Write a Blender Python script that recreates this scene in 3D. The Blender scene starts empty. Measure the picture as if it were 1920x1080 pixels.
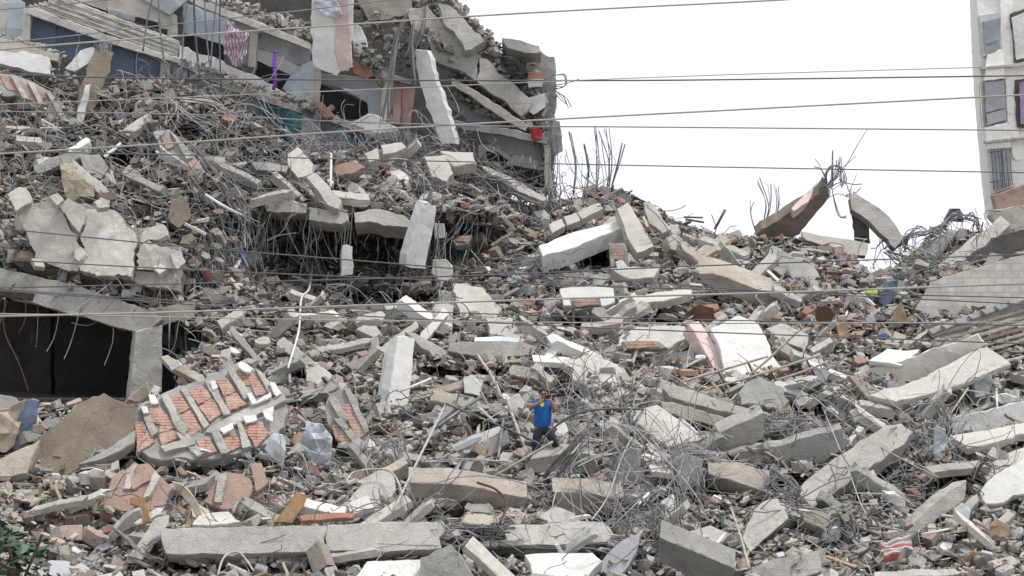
import bpy, bmesh, math, random
import numpy as np
from mathutils import Vector, noise, geometry
random.seed(7); rng = np.random.default_rng(7)
sc = bpy.context.scene
C = sc.collection
R = math.radians

# ---------------------------------------------------------------- camera, sky, sun, exposure
F = 4939.0; CX = 960.0; CY = 540.0; CAMZ = 9.0        # focal length in photo pixels, image centre, camera height
cam = bpy.data.objects.new('camera', bpy.data.cameras.new('camera')); C.objects.link(cam)
cam.location = (0, 0, CAMZ); cam.rotation_euler = (R(90), 0, 0)
cam.data.sensor_width = 36; cam.data.lens = 36*F/1920
cam.data.clip_start = 0.5; cam.data.clip_end = 4000
sc.camera = cam
w = bpy.data.worlds.new('World'); sc.world = w; w.use_nodes = True
nt = w.node_tree; nt.nodes.clear()
wo = nt.nodes.new('ShaderNodeOutputWorld'); bg = nt.nodes.new('ShaderNodeBackground')
sky = nt.nodes.new('ShaderNodeTexSky'); sky.sky_type = 'NISHITA'; sky.sun_disc = False
SUN_EL, SUN_AZ = R(68), R(105)      # high, from the right, through thin cloud
sky.sun_elevation = SUN_EL; sky.sun_rotation = SUN_AZ; sky.dust_density = 4
hs = nt.nodes.new('ShaderNodeHueSaturation'); hs.inputs['Saturation'].default_value = 0.12
mx = nt.nodes.new('ShaderNodeMix'); mx.data_type = 'RGBA'; mx.inputs[0].default_value = 0.8
mx.inputs[7].default_value = (10.7, 11.1, 11.8, 1)       # even cloud cover over the sky
nt.links.new(sky.outputs[0], hs.inputs['Color']); nt.links.new(hs.outputs[0], mx.inputs[6])
nt.links.new(mx.outputs[2], bg.inputs[0]); bg.inputs[1].default_value = 0.057
nt.links.new(bg.outputs[0], wo.inputs[0])
sl = bpy.data.lights.new('sun', 'SUN'); sl.energy = 1.5; sl.angle = R(11); sl.color = (1, 0.96, 0.90)
so = bpy.data.objects.new('sun', sl); C.objects.link(so)
sd = Vector((math.sin(SUN_AZ)*math.cos(SUN_EL), math.cos(SUN_AZ)*math.cos(SUN_EL), math.sin(SUN_EL)))
so.rotation_euler = sd.to_track_quat('Z', 'Y').to_euler(); so.location = (0, 0, 60)
sc.view_settings.view_transform = 'Standard'; sc.view_settings.look = 'None'
sc.view_settings.gamma = 1; sc.view_settings.exposure = 1.03

# ---------------------------------------------------------------- materials
def nmat(name):
    m = bpy.data.materials.new(name); m.use_nodes = True
    return m, m.node_tree, m.node_tree.nodes['Principled BSDF']
def ramp(nt, src, stops):
    r = nt.nodes.new('ShaderNodeValToRGB'); e = r.color_ramp.elements
    while len(e) < len(stops): e.new(0.5)
    for k, (p, c) in enumerate(stops):
        e[k].position = p; e[k].color = (c, c, c, 1) if isinstance(c, (int, float)) else (*c, 1)
    nt.links.new(src, r.inputs[0]); return r.outputs[0]
def tnoise(nt, co, scale, detail=6, rough=0.6):
    n = nt.nodes.new('ShaderNodeTexNoise'); n.inputs['Scale'].default_value = scale
    n.inputs['Detail'].default_value = detail; n.inputs['Roughness'].default_value = rough
    nt.links.new(co, n.inputs['Vector']); return n.outputs[0]
def mixc(nt, f, a, b, mode='MIX'):
    m = nt.nodes.new('ShaderNodeMix'); m.data_type = 'RGBA'; m.blend_type = mode
    for i, v in ((0, f), (6, a), (7, b)):
        if isinstance(v, (int, float)): m.inputs[i].default_value = v
        elif isinstance(v, tuple): m.inputs[i].default_value = (*v, 1)
        else: nt.links.new(v, m.inputs[i])
    return m.outputs[2]
def bump(nt, b, h, s, d=0.02):
    n = nt.nodes.new('ShaderNodeBump'); n.inputs['Strength'].default_value = s; n.inputs['Distance'].default_value = d
    nt.links.new(h, n.inputs['Height']); nt.links.new(n.outputs[0], b.inputs['Normal'])
M = {}
def concrete(name, col, dark=0.62, tint=(1.0, 0.93, 0.84), cracks=0.35, rough=0.9, stain=0.6, bs=0.8, lines=False):
    m, nt, b = nmat(name); co = nt.nodes.new('ShaderNodeNewGeometry').outputs['Position']
    oi = nt.nodes.new('ShaderNodeObjectInfo')
    big = tnoise(nt, co, 0.9, 7, 0.68); mid = tnoise(nt, co, 5, 8, 0.7); fine = tnoise(nt, co, 30, 4, 0.7)
    c = mixc(nt, ramp(nt, big, [(0.36, 0.0), (0.66, 1.0)]), tuple(v*dark for v in col), col)
    c = mixc(nt, ramp(nt, mid, [(0.45, 0.0), (0.7, stain)]), c, tuple(a*t*0.78 for a, t in zip(col, tint)))
    c = mixc(nt, ramp(nt, fine, [(0.5, 0.0), (0.78, 0.5)]), c, tuple(v*0.5 for v in col))
    v = nt.nodes.new('ShaderNodeTexVoronoi'); v.feature = 'DISTANCE_TO_EDGE'; v.inputs['Scale'].default_value = 0.8
    ad = nt.nodes.new('ShaderNodeVectorMath'); ad.operation = 'ADD'
    nz = nt.nodes.new('ShaderNodeTexNoise'); nz.inputs['Scale'].default_value = 3; nz.inputs['Detail'].default_value = 5
    nt.links.new(co, nz.inputs['Vector']); nt.links.new(co, ad.inputs[0]); nt.links.new(nz.outputs['Color'], ad.inputs[1])
    nt.links.new(ad.outputs[0], v.inputs['Vector'])
    ck = ramp(nt, v.outputs['Distance'], [(0.0, cracks*.8), (0.012, 0.0)])
    c = mixc(nt, ck, c, tuple(v_*0.25 for v_ in col))
    bl = ramp(nt, tnoise(nt, co, 2.1, 9, 0.75), [(0.60, 0.0), (0.64, 0.75)])
    c = mixc(nt, bl, c, tuple(v_*0.66 for v_ in col))
    if lines:                         # seams left by the boards of the formwork
        wv = nt.nodes.new('ShaderNodeTexWave'); wv.bands_direction = 'Z'; wv.inputs['Scale'].default_value = 1.6
        wv.inputs['Distortion'].default_value = 1.5; nt.links.new(co, wv.inputs['Vector'])
        c = mixc(nt, ramp(nt, wv.outputs[0], [(0.0, 0.45), (0.06, 0.0)]), c, tuple(v_*0.55 for v_ in col))
    mr = nt.nodes.new('ShaderNodeMapRange'); nt.links.new(oi.outputs['Random'], mr.inputs[0])
    mr.inputs[3].default_value = 0.86; mr.inputs[4].default_value = 1.08
    c = mixc(nt, 1.0, c, mr.outputs[0], 'MULTIPLY')
    nt.links.new(c, b.inputs['Base Color']); b.inputs['Roughness'].default_value = rough
    b.inputs['Specular IOR Level'].default_value = 0.2
    hh = nt.nodes.new('ShaderNodeMath'); hh.operation = 'ADD'; nt.links.new(mid, hh.inputs[0]); nt.links.new(fine, hh.inputs[1])
    h2 = nt.nodes.new('ShaderNodeMath'); h2.operation = 'SUBTRACT'; nt.links.new(hh.outputs[0], h2.inputs[0]); nt.links.new(ck, h2.inputs[1])
    bump(nt, b, h2.outputs[0], bs, 0.05); M[name] = m; return m
concrete('concrete', (0.54, 0.525, 0.49), lines=True)
concrete('concrete_pale', (0.58, 0.565, 0.53), dark=0.75)
concrete('concrete_grey', (0.43, 0.425, 0.41))
concrete('concrete_tan', (0.52, 0.48, 0.42), lines=True)
concrete('concrete_brown', (0.31, 0.265, 0.215), stain=0.8)
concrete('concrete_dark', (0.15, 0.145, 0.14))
concrete('plaster', (0.67, 0.665, 0.65), dark=0.86, tint=(1, 0.95, 0.88), cracks=0.3, stain=0.35, bs=0.35)
concrete('plaster_blue', (0.58, 0.65, 0.71), dark=0.8, stain=0.3, bs=0.3)
concrete('plaster_grey', (0.42, 0.43, 0.45), dark=0.8, stain=0.3, bs=0.3)
concrete('plaster_pink', (0.66, 0.52, 0.49), dark=0.85, stain=0.3, bs=0.3)
concrete('plaster_cream', (0.60, 0.575, 0.525), dark=0.78, stain=0.5, bs=0.5)
concrete('turquoise', (0.16, 0.42, 0.52), dark=0.7, stain=0.4)
concrete('mauve', (0.39, 0.38, 0.42), dark=0.9, stain=0.15, cracks=0.0, bs=0.15)
concrete('tower_white', (0.86, 0.845, 0.81), dark=0.96, stain=0.15, cracks=0.4, bs=0.25)
concrete('clay', (0.47, 0.25, 0.19), dark=0.7, tint=(1.1, 1.3, 1.45), stain=0.7)
concrete('clay_dusty', (0.47, 0.33, 0.275), dark=0.72, tint=(1.0, 1.1, 1.15), stain=0.8)
concrete('garage', (0.065, 0.062, 0.06), cracks=0.1)  # shade of the unlit interior put into a near-black concrete
concrete('foam', (0.58, 0.54, 0.43), dark=0.6, tint=(1.0, 0.85, 0.6), bs=1.0)
def simple(name, col, rough=0.7, metal=0.0, var=0.35, scale=6, spec=0.3):
    m, nt, b = nmat(name); co = nt.nodes.new('ShaderNodeNewGeometry').outputs['Position']
    n = tnoise(nt, co, scale, 6)
    c = mixc(nt, ramp(nt, n, [(0.35, 0.0), (0.68, 1.0)]), tuple(v*(1-var) for v in col), col)
    nt.links.new(c, b.inputs['Base Color']); b.inputs['Roughness'].default_value = rough
    b.inputs['Metallic'].default_value = metal; b.inputs['Specular IOR Level'].default_value = spec
    bump(nt, b, n, 0.3, 0.02); M[name] = m; return m
simple('rebar', (0.25, 0.25, 0.26), 0.7, 0.15)
simple('rebar_pale', (0.42, 0.41, 0.40), 0.75, 0.05)
simple('rebar_dark', (0.13, 0.125, 0.125), 0.6, 0.2)
simple('steel', (0.20, 0.22, 0.25), 0.5, 0.5)
simple('rust', (0.12, 0.06, 0.045), 0.8, 0.2)
simple('wood', (0.36, 0.22, 0.11), 0.6)
simple('wood_pale', (0.46, 0.40, 0.32), 0.8)
simple('sheet_blue', (0.115, 0.155, 0.215), 0.6, 0.0, 0.25, 2)
simple('metal_white', (0.62, 0.62, 0.61), 0.5, 0, 0.2)
simple('glass_grey', (0.27, 0.29, 0.32), 0.18, 0, 0.25, 1.2, 0.6)
simple('void_shade', (0.03, 0.03, 0.032), 0.9)  # near-black for panels that paint the shade of room depths
simple('cable_tan', (0.34, 0.32, 0.29), 0.8, 0, 0.2, 3)
simple('cable_grey', (0.22, 0.22, 0.225), 0.8, 0, 0.2, 3)
simple('cable_dark', (0.10, 0.105, 0.12), 0.7, 0, 0.2, 3)
simple('cloth_white', (0.68, 0.69, 0.71), 0.9); simple('cloth_blue', (0.13, 0.20, 0.32), 0.9)
simple('plastic_pale_blue', (0.44, 0.48, 0.51), 0.4, 0, 0.35, 3); simple('denim', (0.17, 0.22, 0.31), 0.9)
simple('fur', (0.50, 0.42, 0.34), 1.0, 0, 0.5, 3); simple('cloth_red', (0.30, 0.03, 0.04), 0.8)
simple('purple', (0.24, 0.05, 0.42), 0.5); simple('curtain_mauve', (0.38, 0.27, 0.42), 0.8); simple('lime', (0.42, 0.62, 0.12), 0.6, 0, 0.2)
simple('orange', (0.36, 0.25, 0.17), 0.8); simple('pipe_blue', (0.09, 0.19, 0.38), 0.5)
simple('pink_door', (0.50, 0.33, 0.31), 0.7, 0, 0.3, 2)
simple('skin', (0.36, 0.19, 0.13), 0.6, 0, 0.15); simple('shirt', (0.015, 0.12, 0.42), 0.85, 0, 0.45, 7)
simple('trousers', (0.022, 0.027, 0.042), 0.85, 0, 0.3, 8); simple('hair', (0.012, 0.009, 0.008), 0.6)
simple('black_plastic', (0.015, 0.015, 0.017), 0.35); simple('hi_vis', (0.6, 0.85, 0.05), 0.6)
simple('leaf', (0.06, 0.11, 0.065), 0.55, 0, 0.5, 9); simple('leaf_pale', (0.13, 0.19, 0.14), 0.5, 0, 0.4, 9)
simple('bark', (0.11, 0.085, 0.065), 0.9)
def attr_mat(name, rough=0.92):
    m, nt, b = nmat(name); a = nt.nodes.new('ShaderNodeAttribute'); a.attribute_name = 'col'
    co = nt.nodes.new('ShaderNodeNewGeometry').outputs['Position']; n = tnoise(nt, co, 14, 6, 0.7)
    c = mixc(nt, ramp(nt, n, [(0.36, 0.5), (0.6, 0.0)]), a.outputs['Color'], (0.15, 0.14, 0.13))
    nt.links.new(c, b.inputs['Base Color']); b.inputs['Roughness'].default_value = rough
    b.inputs['Specular IOR Level'].default_value = 0.15; bump(nt, b, n, 0.7, 0.04); M[name] = m
attr_mat('rubble')
def block_mat(name, a, b_, mortar, sx, sy, dust=None, jb=0.6):
    m, nt, b = nmat(name); co = nt.nodes.new('ShaderNodeTexCoord').outputs['UV']
    br = nt.nodes.new('ShaderNodeTexBrick'); nt.links.new(co, br.inputs['Vector'])
    br.inputs['Color1'].default_value = (*a, 1); br.inputs['Color2'].default_value = (*b_, 1); br.inputs['Mortar'].default_value = (*mortar, 1)
    br.inputs['Scale'].default_value = 1; br.inputs['Brick Width'].default_value = sx; br.inputs['Row Height'].default_value = sy
    br.inputs['Mortar Size'].default_value = 0.016
    n = tnoise(nt, nt.nodes.new('ShaderNodeNewGeometry').outputs['Position'], 4, 7, 0.7)
    c = mixc(nt, ramp(nt, n, [(0.4, 0.0), (0.66, 0.8)]), br.outputs[0], dust or mortar)
    nt.links.new(c, b.inputs['Base Color']); b.inputs['Roughness'].default_value = 0.92; b.inputs['Specular IOR Level'].default_value = 0.2
    bump(nt, b, br.outputs['Fac'], -jb, 0.03); M[name] = m
block_mat('blocks', (0.44, 0.42, 0.385), (0.37, 0.355, 0.33), (0.30, 0.29, 0.27), 0.42, 0.2, None, 0.35)
block_mat('shaded_tiles', (0.17, 0.125, 0.095), (0.13, 0.095, 0.075), (0.06, 0.05, 0.045), 0.5, 0.22)  # browns lowered: shade under the facade slab put into the tile colours
block_mat('louver_clay', (0.43, 0.235, 0.185), (0.36, 0.205, 0.165), (0.20, 0.105, 0.085), 0.6, 0.085, (0.42, 0.33, 0.29))

# ---------------------------------------------------------------- geometry helpers
def at(px, py, Y): return np.array([(px-CX)/F*Y, Y, CAMZ + (CY-py)/F*Y])
def pxm(Y): return Y/F
# distance of the heap's surface seen at a photo position (control table, interpolated)
DX = [-200, 0, 150, 300, 420, 520, 700, 850, 1000, 1200, 1400, 1600, 1800, 2120]
DT = {1150: [54]*14, 1000: [57.5]*14, 850: [61.5]*14, 750: [64.5]*14,
      700: [66, 66, 66, 66, 66, 66.2, 66.2, 66, 66, 66, 66, 66, 65.5, 65],
      600: [68, 68, 68, 68.5, 69, 70, 70.5, 70, 70, 70, 70, 70, 69, 68],
      540: [68.4, 68.4, 68.4, 69, 70.5, 74, 76, 74.5, 72.8, 72.5, 72.5, 73, 71.5, 71],
      470: [69, 69, 69, 69.5, 71, 78, 80.5, 78.5, 76, 76, 76, 77, 74.5, 74],
      412: [69.4, 69.4, 69.4, 70, 71.5, 78, 80.5, 77, 78, 78.5, 78.5, 79.5, 77.5, 77],
      396: [69.8, 69.8, 69.8, 70.4, 72, 73.5, 74.5, 75.2, 78.6, 79, 79, 80, 78, 78],
      340: [71, 71, 71, 72, 73.5, 75, 76.5, 78, 80.5, 80.5, 80.5, 81, 80, 80],
      270: [73, 73, 73.5, 74.5, 76, 77.5, 78.8, 79.5, 82, 82, 82, 83, 82, 82],
      150: [76, 76, 76.5, 77, 78, 79, 80, 81, 84, 84, 84, 85, 84, 84], -60: [79]*8+[86]*6}
DYk = sorted(DT); DM = np.array([DT[k] for k in DYk], float)
def depth(px, py):
    px = np.asarray(px, float); py = np.asarray(py, float)
    r = np.clip(np.interp(py, DYk, np.arange(len(DYk))), 0, len(DYk)-1.001)
    c = np.clip(np.interp(px, DX, np.arange(len(DX))), 0, len(DX)-1.001)
    i = r.astype(int); j = c.astype(int); fr = r-i; fc = c-j
    return (DM[i, j]*(1-fr)*(1-fc)+DM[i+1, j]*fr*(1-fc)+DM[i, j+1]*(1-fr)*fc+DM[i+1, j+1]*fr*fc)
# hollows between the slabs: centre, half sizes, extra distance
HOL = [(700, 562, 120, 13, 3.2), (1090, 606, 110, 9, 2.2), (1400, 785, 40, 12, 2.2), (825, 702, 50, 12, 1.8), (600, 705, 55, 12, 1.8), (1620, 765, 60, 10, 2.2), (1265, 602, 60, 8, 2.2), (900, 800, 60, 10, 1.6), (340, 886, 100, 9, 1.6), (430, 300, 60, 16, 2.2), (220, 300, 90, 12, 2.0), (420, 470, 50, 30, 2.0), (1480, 905, 60, 12, 1.8), (1130, 985, 60, 10, 1.8), (1560, 455, 90, 8, 1.5), (1100, 487, 52, 20, 4.5), (1170, 583, 100, 9, 2.5), (1320, 795, 42, 16, 2.5), (1240, 655, 70, 10, 2.0), (640, 842, 40, 26, 2.0), (880, 968, 60, 9, 1.8), (1345, 915, 40, 12, 2.0), (1520, 775, 45, 16, 2.0),
       (1060, 1050, 70, 12, 2.0), (500, 1066, 190, 8, 2.0), (930, 700, 90, 8, 1.6), (1210, 860, 30, 25, 2.0), (1800, 905, 50, 18, 1.8), (1010, 335, 50, 10, 1.5), (960, 345, 45, 14, 1.5), (250, 870, 60, 9, 1.5), (1860, 835, 60, 8, 2.0), (900, 1040, 60, 14, 1.6), (735, 900, 40, 20, 1.2)]
def hollow(px, py):
    s = np.zeros(np.shape(px))
    for x, y, a, b, d in HOL: s = np.maximum(s, d/(1+np.exp(np.clip(6*(np.hypot((px-x)/a, (py-y)/b)-1), -30, 30))))
    return s
TX = [-200, 0, 60, 150, 300, 450, 500, 560, 640, 750, 830, 900, 1000, 1060, 1110, 1150, 1200, 1260, 1350, 1420, 1500, 1600, 1625, 1665, 1700, 1750, 1800, 1900, 2120]
TY = [140, 160, 190, 165, 165, 190, 235, 290, 285, 275, 295, 355, 388, 375, 366, 352, 372, 412, 442, 445, 448, 480, 512, 520, 492, 452, 432, 440, 430]
def top(px): return np.interp(px, TX, TY)

def tag(o, label=None, cat=None, group=None, kind=None):
    if label: o['label'] = label
    if cat: o['category'] = cat
    if group: o['group'] = group
    if kind: o['kind'] = kind
    return o
def link(name, V, Fc, mat, parent=None, smooth=False, uv=None):
    V = np.asarray(V, float).reshape(-1, 3)
    if parent is None: loc = np.array([V[:, 0].mean(), V[:, 1].mean(), V[:, 2].min()])
    else:
        p = parent
        while p.parent: p = p.parent
        loc = np.array(p.location)
    me = bpy.data.meshes.new(name); me.from_pydata((V-loc).tolist(), [], [list(f) for f in Fc]); me.update()
    if uv is not None:
        l = me.uv_layers.new(name='UV'); uvl = [uv[lp.vertex_index] for lp in me.loops]
        l.data.foreach_set('uv', np.array(uvl, 'f').ravel())
    if smooth: me.polygons.foreach_set('use_smooth', [True]*len(me.polygons))
    me.materials.append(M[mat] if isinstance(mat, str) else mat)
    o = bpy.data.objects.new(name, me); C.objects.link(o)
    if parent is None: o.location = loc
    else: o.parent = parent
    return o
def empty(name, loc, label, cat, group=None):
    o = bpy.data.objects.new(name, None); C.objects.link(o); o.location = loc; o.empty_display_size = 0.3
    return tag(o, label, cat, group)

def tube_geo(pts, r, sides=5, taper=None):
    pts = np.asarray(pts, float); n = len(pts); V = []; Fc = []
    T = np.gradient(pts, axis=0); T /= (np.linalg.norm(T, axis=1, keepdims=True)+1e-9)
    up = np.array([0.13, 0.31, 0.94])
    for i in range(n):
        t = T[i]; a = np.cross(t, up); la = np.linalg.norm(a)
        if la < 0.15: a = np.cross(t, [1, 0.2, 0]); la = np.linalg.norm(a)
        a /= la; b = np.cross(t, a); rr = r if taper is None else taper[i]
        for k in range(sides):
            g = 2*math.pi*k/sides; V.append(pts[i]+rr*(math.cos(g)*a+math.sin(g)*b))
    for i in range(n-1):
        for k in range(sides):
            k2 = (k+1) % sides; Fc.append((i*sides+k, i*sides+k2, (i+1)*sides+k2, (i+1)*sides+k))
    Fc.append(tuple(range(sides))[::-1]); Fc.append(tuple((n-1)*sides+k for k in range(sides)))
    return np.array(V), Fc
def smooth_line(pts, n):
    pts = np.asarray(pts, float); m = len(pts)
    if m < 3: return np.array([pts[0]+(pts[-1]-pts[0])*t for t in np.linspace(0, 1, max(2, n))])
    P = np.vstack([2*pts[0]-pts[1], pts, 2*pts[-1]-pts[-2]]); out = []
    for s in np.linspace(0, m-1-1e-6, n):
        i = int(s); t = s-i; p0, p1, p2, p3 = P[i], P[i+1], P[i+2], P[i+3]
        out.append(0.5*((2*p1)+(-p0+p2)*t+(2*p0-5*p1+4*p2-p3)*t*t+(-p0+3*p1-3*p2+p3)*t**3))
    return np.array(out)
def merge(parts):
    V = []; Fc = []; o = 0
    for v, f in parts:
        V.append(np.asarray(v)); Fc += [tuple(i+o for i in q) for q in f]; o += len(v)
    return np.vstack(V), Fc
def bar_px(name, pts, wpx, mat, parent=None, off=0.5, Y=None, n=None, sides=6):
    """a rod through photo positions (px, py[, Y])"""
    W = []
    for p in pts:
        yy = p[2] if len(p) > 2 else (Y if Y else float(depth(p[0], p[1]))-off)
        W.append(at(p[0], p[1], yy))
    W = smooth_line(W, n or max(2, len(pts)*5)) if len(pts) > 2 else np.array(W)
    v, f = tube_geo(W, wpx*pxm(W[:, 1].mean())/2, sides)
    return link(name, v, f, mat, parent, smooth=True)

def fit_plane(P):
    c = P.mean(0); u, s, vt = np.linalg.svd(P-c); n = vt[2]
    d = c-np.array([0, 0, CAMZ])
    if n @ d < 0: n = -n
    return c, n
def inpoly(x, y, P):
    c = np.zeros(len(x), bool); n = len(P); j = n-1
    for i in range(n):
        xi, yi = P[i]; xj, yj = P[j]
        if yi != yj: c ^= ((yi > y) != (yj > y)) & (x < (xj-xi)*(y-yi)/(yj-yi)+xi)
        j = i
    return c
def prism_geo(poly, thick=0.4, Y=None, off=0.35, a=0.0, b=0.0, rough=0.03, jag={}, step=0.24, bulge=0.012, ext=None, lump=0.03):
    """solid whose seen face has the given outline in the photo, lying on a real tilted plane (a = dY/dX, b = dY/dZ)"""
    p2 = np.array([q[:2] for q in poly], float); c2 = p2.mean(0)
    if len(poly[0]) > 2:
        P0, n = fit_plane(np.array([at(*q) for q in poly]))
    else:
        if Y is None: Y = float(depth(*c2))-off
        P0 = at(c2[0], c2[1], Y); n = np.array([-a, 1, -b], float); n /= np.linalg.norm(n)
    o = np.array([0, 0, CAMZ]); k = n @ (P0-o)
    W = []
    for x, y in p2:
        d = np.array([(x-CX)/F, 1, (CY-y)/F]); W.append(o+d*(k/(n @ d)))
    W = np.array(W)
    ex = np.cross(n, [0, 0, 1.0]); ex = ex/np.linalg.norm(ex) if np.linalg.norm(ex) > 0.05 else np.array([1.0, 0, 0])
    if ex[0] < 0: ex = -ex
    ey = np.cross(ex, n)
    if ey[2] < 0: ey = -ey
    Q = np.c_[(W-P0) @ ex, (W-P0) @ ey]
    sd = random.random()*100
    out = []; m = len(Q); st = min(step*0.55, 0.2)
    ar = abs(sum(Q[i][0]*Q[(i+1) % m][1]-Q[(i+1) % m][0]*Q[i][1] for i in range(m)))/2; wid = 2*ar/(sum(np.linalg.norm(Q[(i+1) % m]-Q[i]) for i in range(m))+1e-9)
    for i in range(m):
        A, B = Q[i], Q[(i+1) % m]; L = np.linalg.norm(B-A); ns = max(1, int(L/st)); nn = np.array([B[1]-A[1], A[0]-B[0]])/(L+1e-9)
        amp = jag.get(i, min(rough, wid*.09)); kn = max(2, int(L/random.uniform(.28, .5))+1); kv = rng.uniform(-1, 1, kn+1)*np.where(rng.random(kn+1) < .2, 2.2, 1.0); kv[0] = kv[-1] = 0
        for s in range(ns):
            p = A+(B-A)*s/ns; g = s/ns*kn
            out.append(p+nn*amp*(1.0*np.interp(g, np.arange(kn+1), kv)+(random.random()-.5)*0.9)+(rng.uniform(-1, 1, 2)*amp*.5 if s == 0 else 0))
    out = np.array(out); lo, hi = out.min(0), out.max(0)
    gx, gy = np.meshgrid(np.arange(lo[0], hi[0], step), np.arange(lo[1], hi[1], step))
    gx = gx.ravel()+rng.uniform(-.3, .3, gx.size)*step; gy = gy.ravel()+rng.uniform(-.3, .3, gy.size)*step
    ins = inpoly(gx, gy, out); gx, gy = gx[ins], gy[ins]
    if len(gx):
        dmin = np.min(np.hypot(gx[:, None]-out[None, :, 0], gy[:, None]-out[None, :, 1]), axis=1); gx, gy = gx[dmin > st*0.45], gy[dmin > st*0.45]
    vs = [Vector(p) for p in out]+[Vector((x, y)) for x, y in zip(gx, gy)]
    r = geometry.delaunay_2d_cdt(vs, [], [list(range(len(out)))], 1, 1e-5)
    v2 = np.array([tuple(v) for v in r[0]]); tris = [tuple(f) for f in r[2]]
    cnt = {}
    for f in tris:
        for i in range(len(f)):
            e = (f[i], f[(i+1) % len(f)]); cnt[e] = cnt.get(e, 0)+1
    bd = [e for e in cnt if (e[1], e[0]) not in cnt]
    N = len(v2); lm = np.array([noise.fractal(Vector((x*1.8+sd, y*1.8, 0)), 0.9, 2.1, 4) for x, y in v2])*lump
    E = n*thick if ext is None else np.asarray(ext)
    F0 = P0+v2[:, :1]*ex+v2[:, 1:]*ey+lm[:, None]*n
    V = [F0]; Fc = list(tris)
    # boundary rings
    outn = np.zeros((N, 2)); 
    for p, q in bd:
        d = v2[q]-v2[p]; nn = np.array([d[1], -d[0]])/(np.linalg.norm(d)+1e-9); outn[p] += nn; outn[q] += nn
    # orientation: make sure outward
    area = sum((v2[q][0]-v2[p][0])*(v2[q][1]+v2[p][1])/2 for p, q in bd)
    if area > 0: outn = -outn
    ln = np.linalg.norm(outn, axis=1, keepdims=True); outn = np.where(ln > 0, outn/(ln+1e-9), 0)
    bi = sorted({i for e in bd for i in e}); idx = {v: k for k, v in enumerate(bi)}; nb = len(bi)
    th = np.linalg.norm(E); nr = max(1, int(th/0.22)); ts = [min(0.2, 0.03/th)]+[k/nr for k in range(1, nr)]+[1-min(0.2, 0.03/th)]
    rings = []
    for t in ts:
        w = np.array([noise.noise(Vector((v2[i][0]*4+sd, v2[i][1]*4, t*th*4))) for i in bi])
        o2 = outn[bi]*(bulge+bulge*0.9*w+0.012*rng.uniform(-1, 1, nb))[:, None]
        rings.append(F0[bi]+E*t+o2[:, :1]*ex+o2[:, 1:]*ey)
    base = N; V += rings
    back = N+nb*len(rings); V.append(P0+v2[:, :1]*ex+v2[:, 1:]*ey+E)
    Fc += [tuple(i+back for i in f[::-1]) for f in tris]
    for p, q in bd:
        cols_p = [p]+[base+k*nb+idx[p] for k in range(len(rings))]+[back+p]
        cols_q = [q]+[base+k*nb+idx[q] for k in range(len(rings))]+[back+q]
        for k in range(len(cols_p)-1): Fc.append((cols_q[k], cols_p[k], cols_p[k+1], cols_q[k+1]))
    allv = np.vstack(V); uv = np.c_[(allv-P0) @ ex, (allv-P0) @ ey]
    info = dict(P0=P0, n=n, ex=ex, ey=ey, Q=Q, E=E, th=th)
    return allv, Fc, uv, info
def rebars(parent, info, edge, n, length, r=0.014, mat='rebar', droop=0.5, curl=0.5, spread=0.35):
    Q = info['Q']; m = len(Q); A, B = Q[edge % m], Q[(edge+1) % m]; cen = Q.mean(0)
    d = B-A; nn = np.array([d[1], -d[0]])/np.linalg.norm(d)
    if nn @ ((A+B)/2-cen) < 0: nn = -nn
    D = nn[0]*info['ex']+nn[1]*info['ey']; along = (d[0]*info['ex']+d[1]*info['ey'])/np.linalg.norm(d)
    for k in range(n):
        t = (k+0.5)/n+random.uniform(-.1, .1); p = A+d*t
        W = info['P0']+p[0]*info['ex']+p[1]*info['ey']+info['E']*random.uniform(0.12, 0.88)
        L = length*random.uniform(0.45, 1.25); dr = D+random.gauss(0, spread)*along+random.gauss(0, spread)*info['n']; dr /= np.linalg.norm(dr)
        bend = np.array([random.gauss(0, curl), random.gauss(0, curl), random.gauss(0, curl)-droop*0.6])
        pts = [W-dr*0.25]+[W+dr*L*s+bend*L*s*s*0.7+np.array([0, 0, 0.06])*math.sin(s*9+k) for s in (0.0, .2, .4, .6, .8, 1.0)]
        v, f = tube_geo(smooth_line(pts, 9), r*random.uniform(.8, 1.3), 4); link('rebar', v, f, mat, parent, smooth=True)
GR = {'concrete_beam': 'broken concrete beams', 'concrete_slab': 'broken concrete slabs', 'concrete_column': 'fallen concrete columns'}
def P(name, label, cat, mat, poly, bars=(), parent=None, **k):
    v, f, uv, info = prism_geo(poly, **k)
    o = link(name, v, f, mat, parent, uv=uv)
    if parent is None:
        tag(o, label, cat, GR.get(name)); POLYS.append([q[:2] for q in poly])
    for bspec in bars: rebars(o, info, *bspec[:3], **(bspec[3] if len(bspec) > 3 else {}))
    o_info[o.name] = info
    return o
o_info = {}; POLYS = []

# ---------------------------------------------------------------- ground and the heap itself
gm, gnt, gb = nmat('ground'); gb.inputs['Base Color'].default_value = (0.22, 0.2, 0.18, 1); gb.inputs['Roughness'].default_value = 0.95
gco = gnt.nodes.new('ShaderNodeNewGeometry').outputs['Position']; gn = tnoise(gnt, gco, 0.6, 8, 0.7)
gnt.links.new(mixc(gnt, gn, (0.16, 0.15, 0.14), (0.34, 0.32, 0.29)), gb.inputs['Base Color']); bump(gnt, gb, gn, 0.5, 0.1); M['ground'] = gm
V = [(-1500, -50, 0), (1500, -50, 0), (1500, 2500, 0), (-1500, 2500, 0)]
tag(link('ground', V, [(0, 1, 2, 3)], 'ground'), kind='structure')
def in_garage(px, py):          # the opening of the ground floor at the left, kept clear of rubble
    return ((px < 262) & (py > 556) & (py < 760)) | ((px < 335) & (py > 590) & (py < 742)) | ((px < 385) & (py > 610) & (py < 668-0.25*(px-330)))
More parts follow.
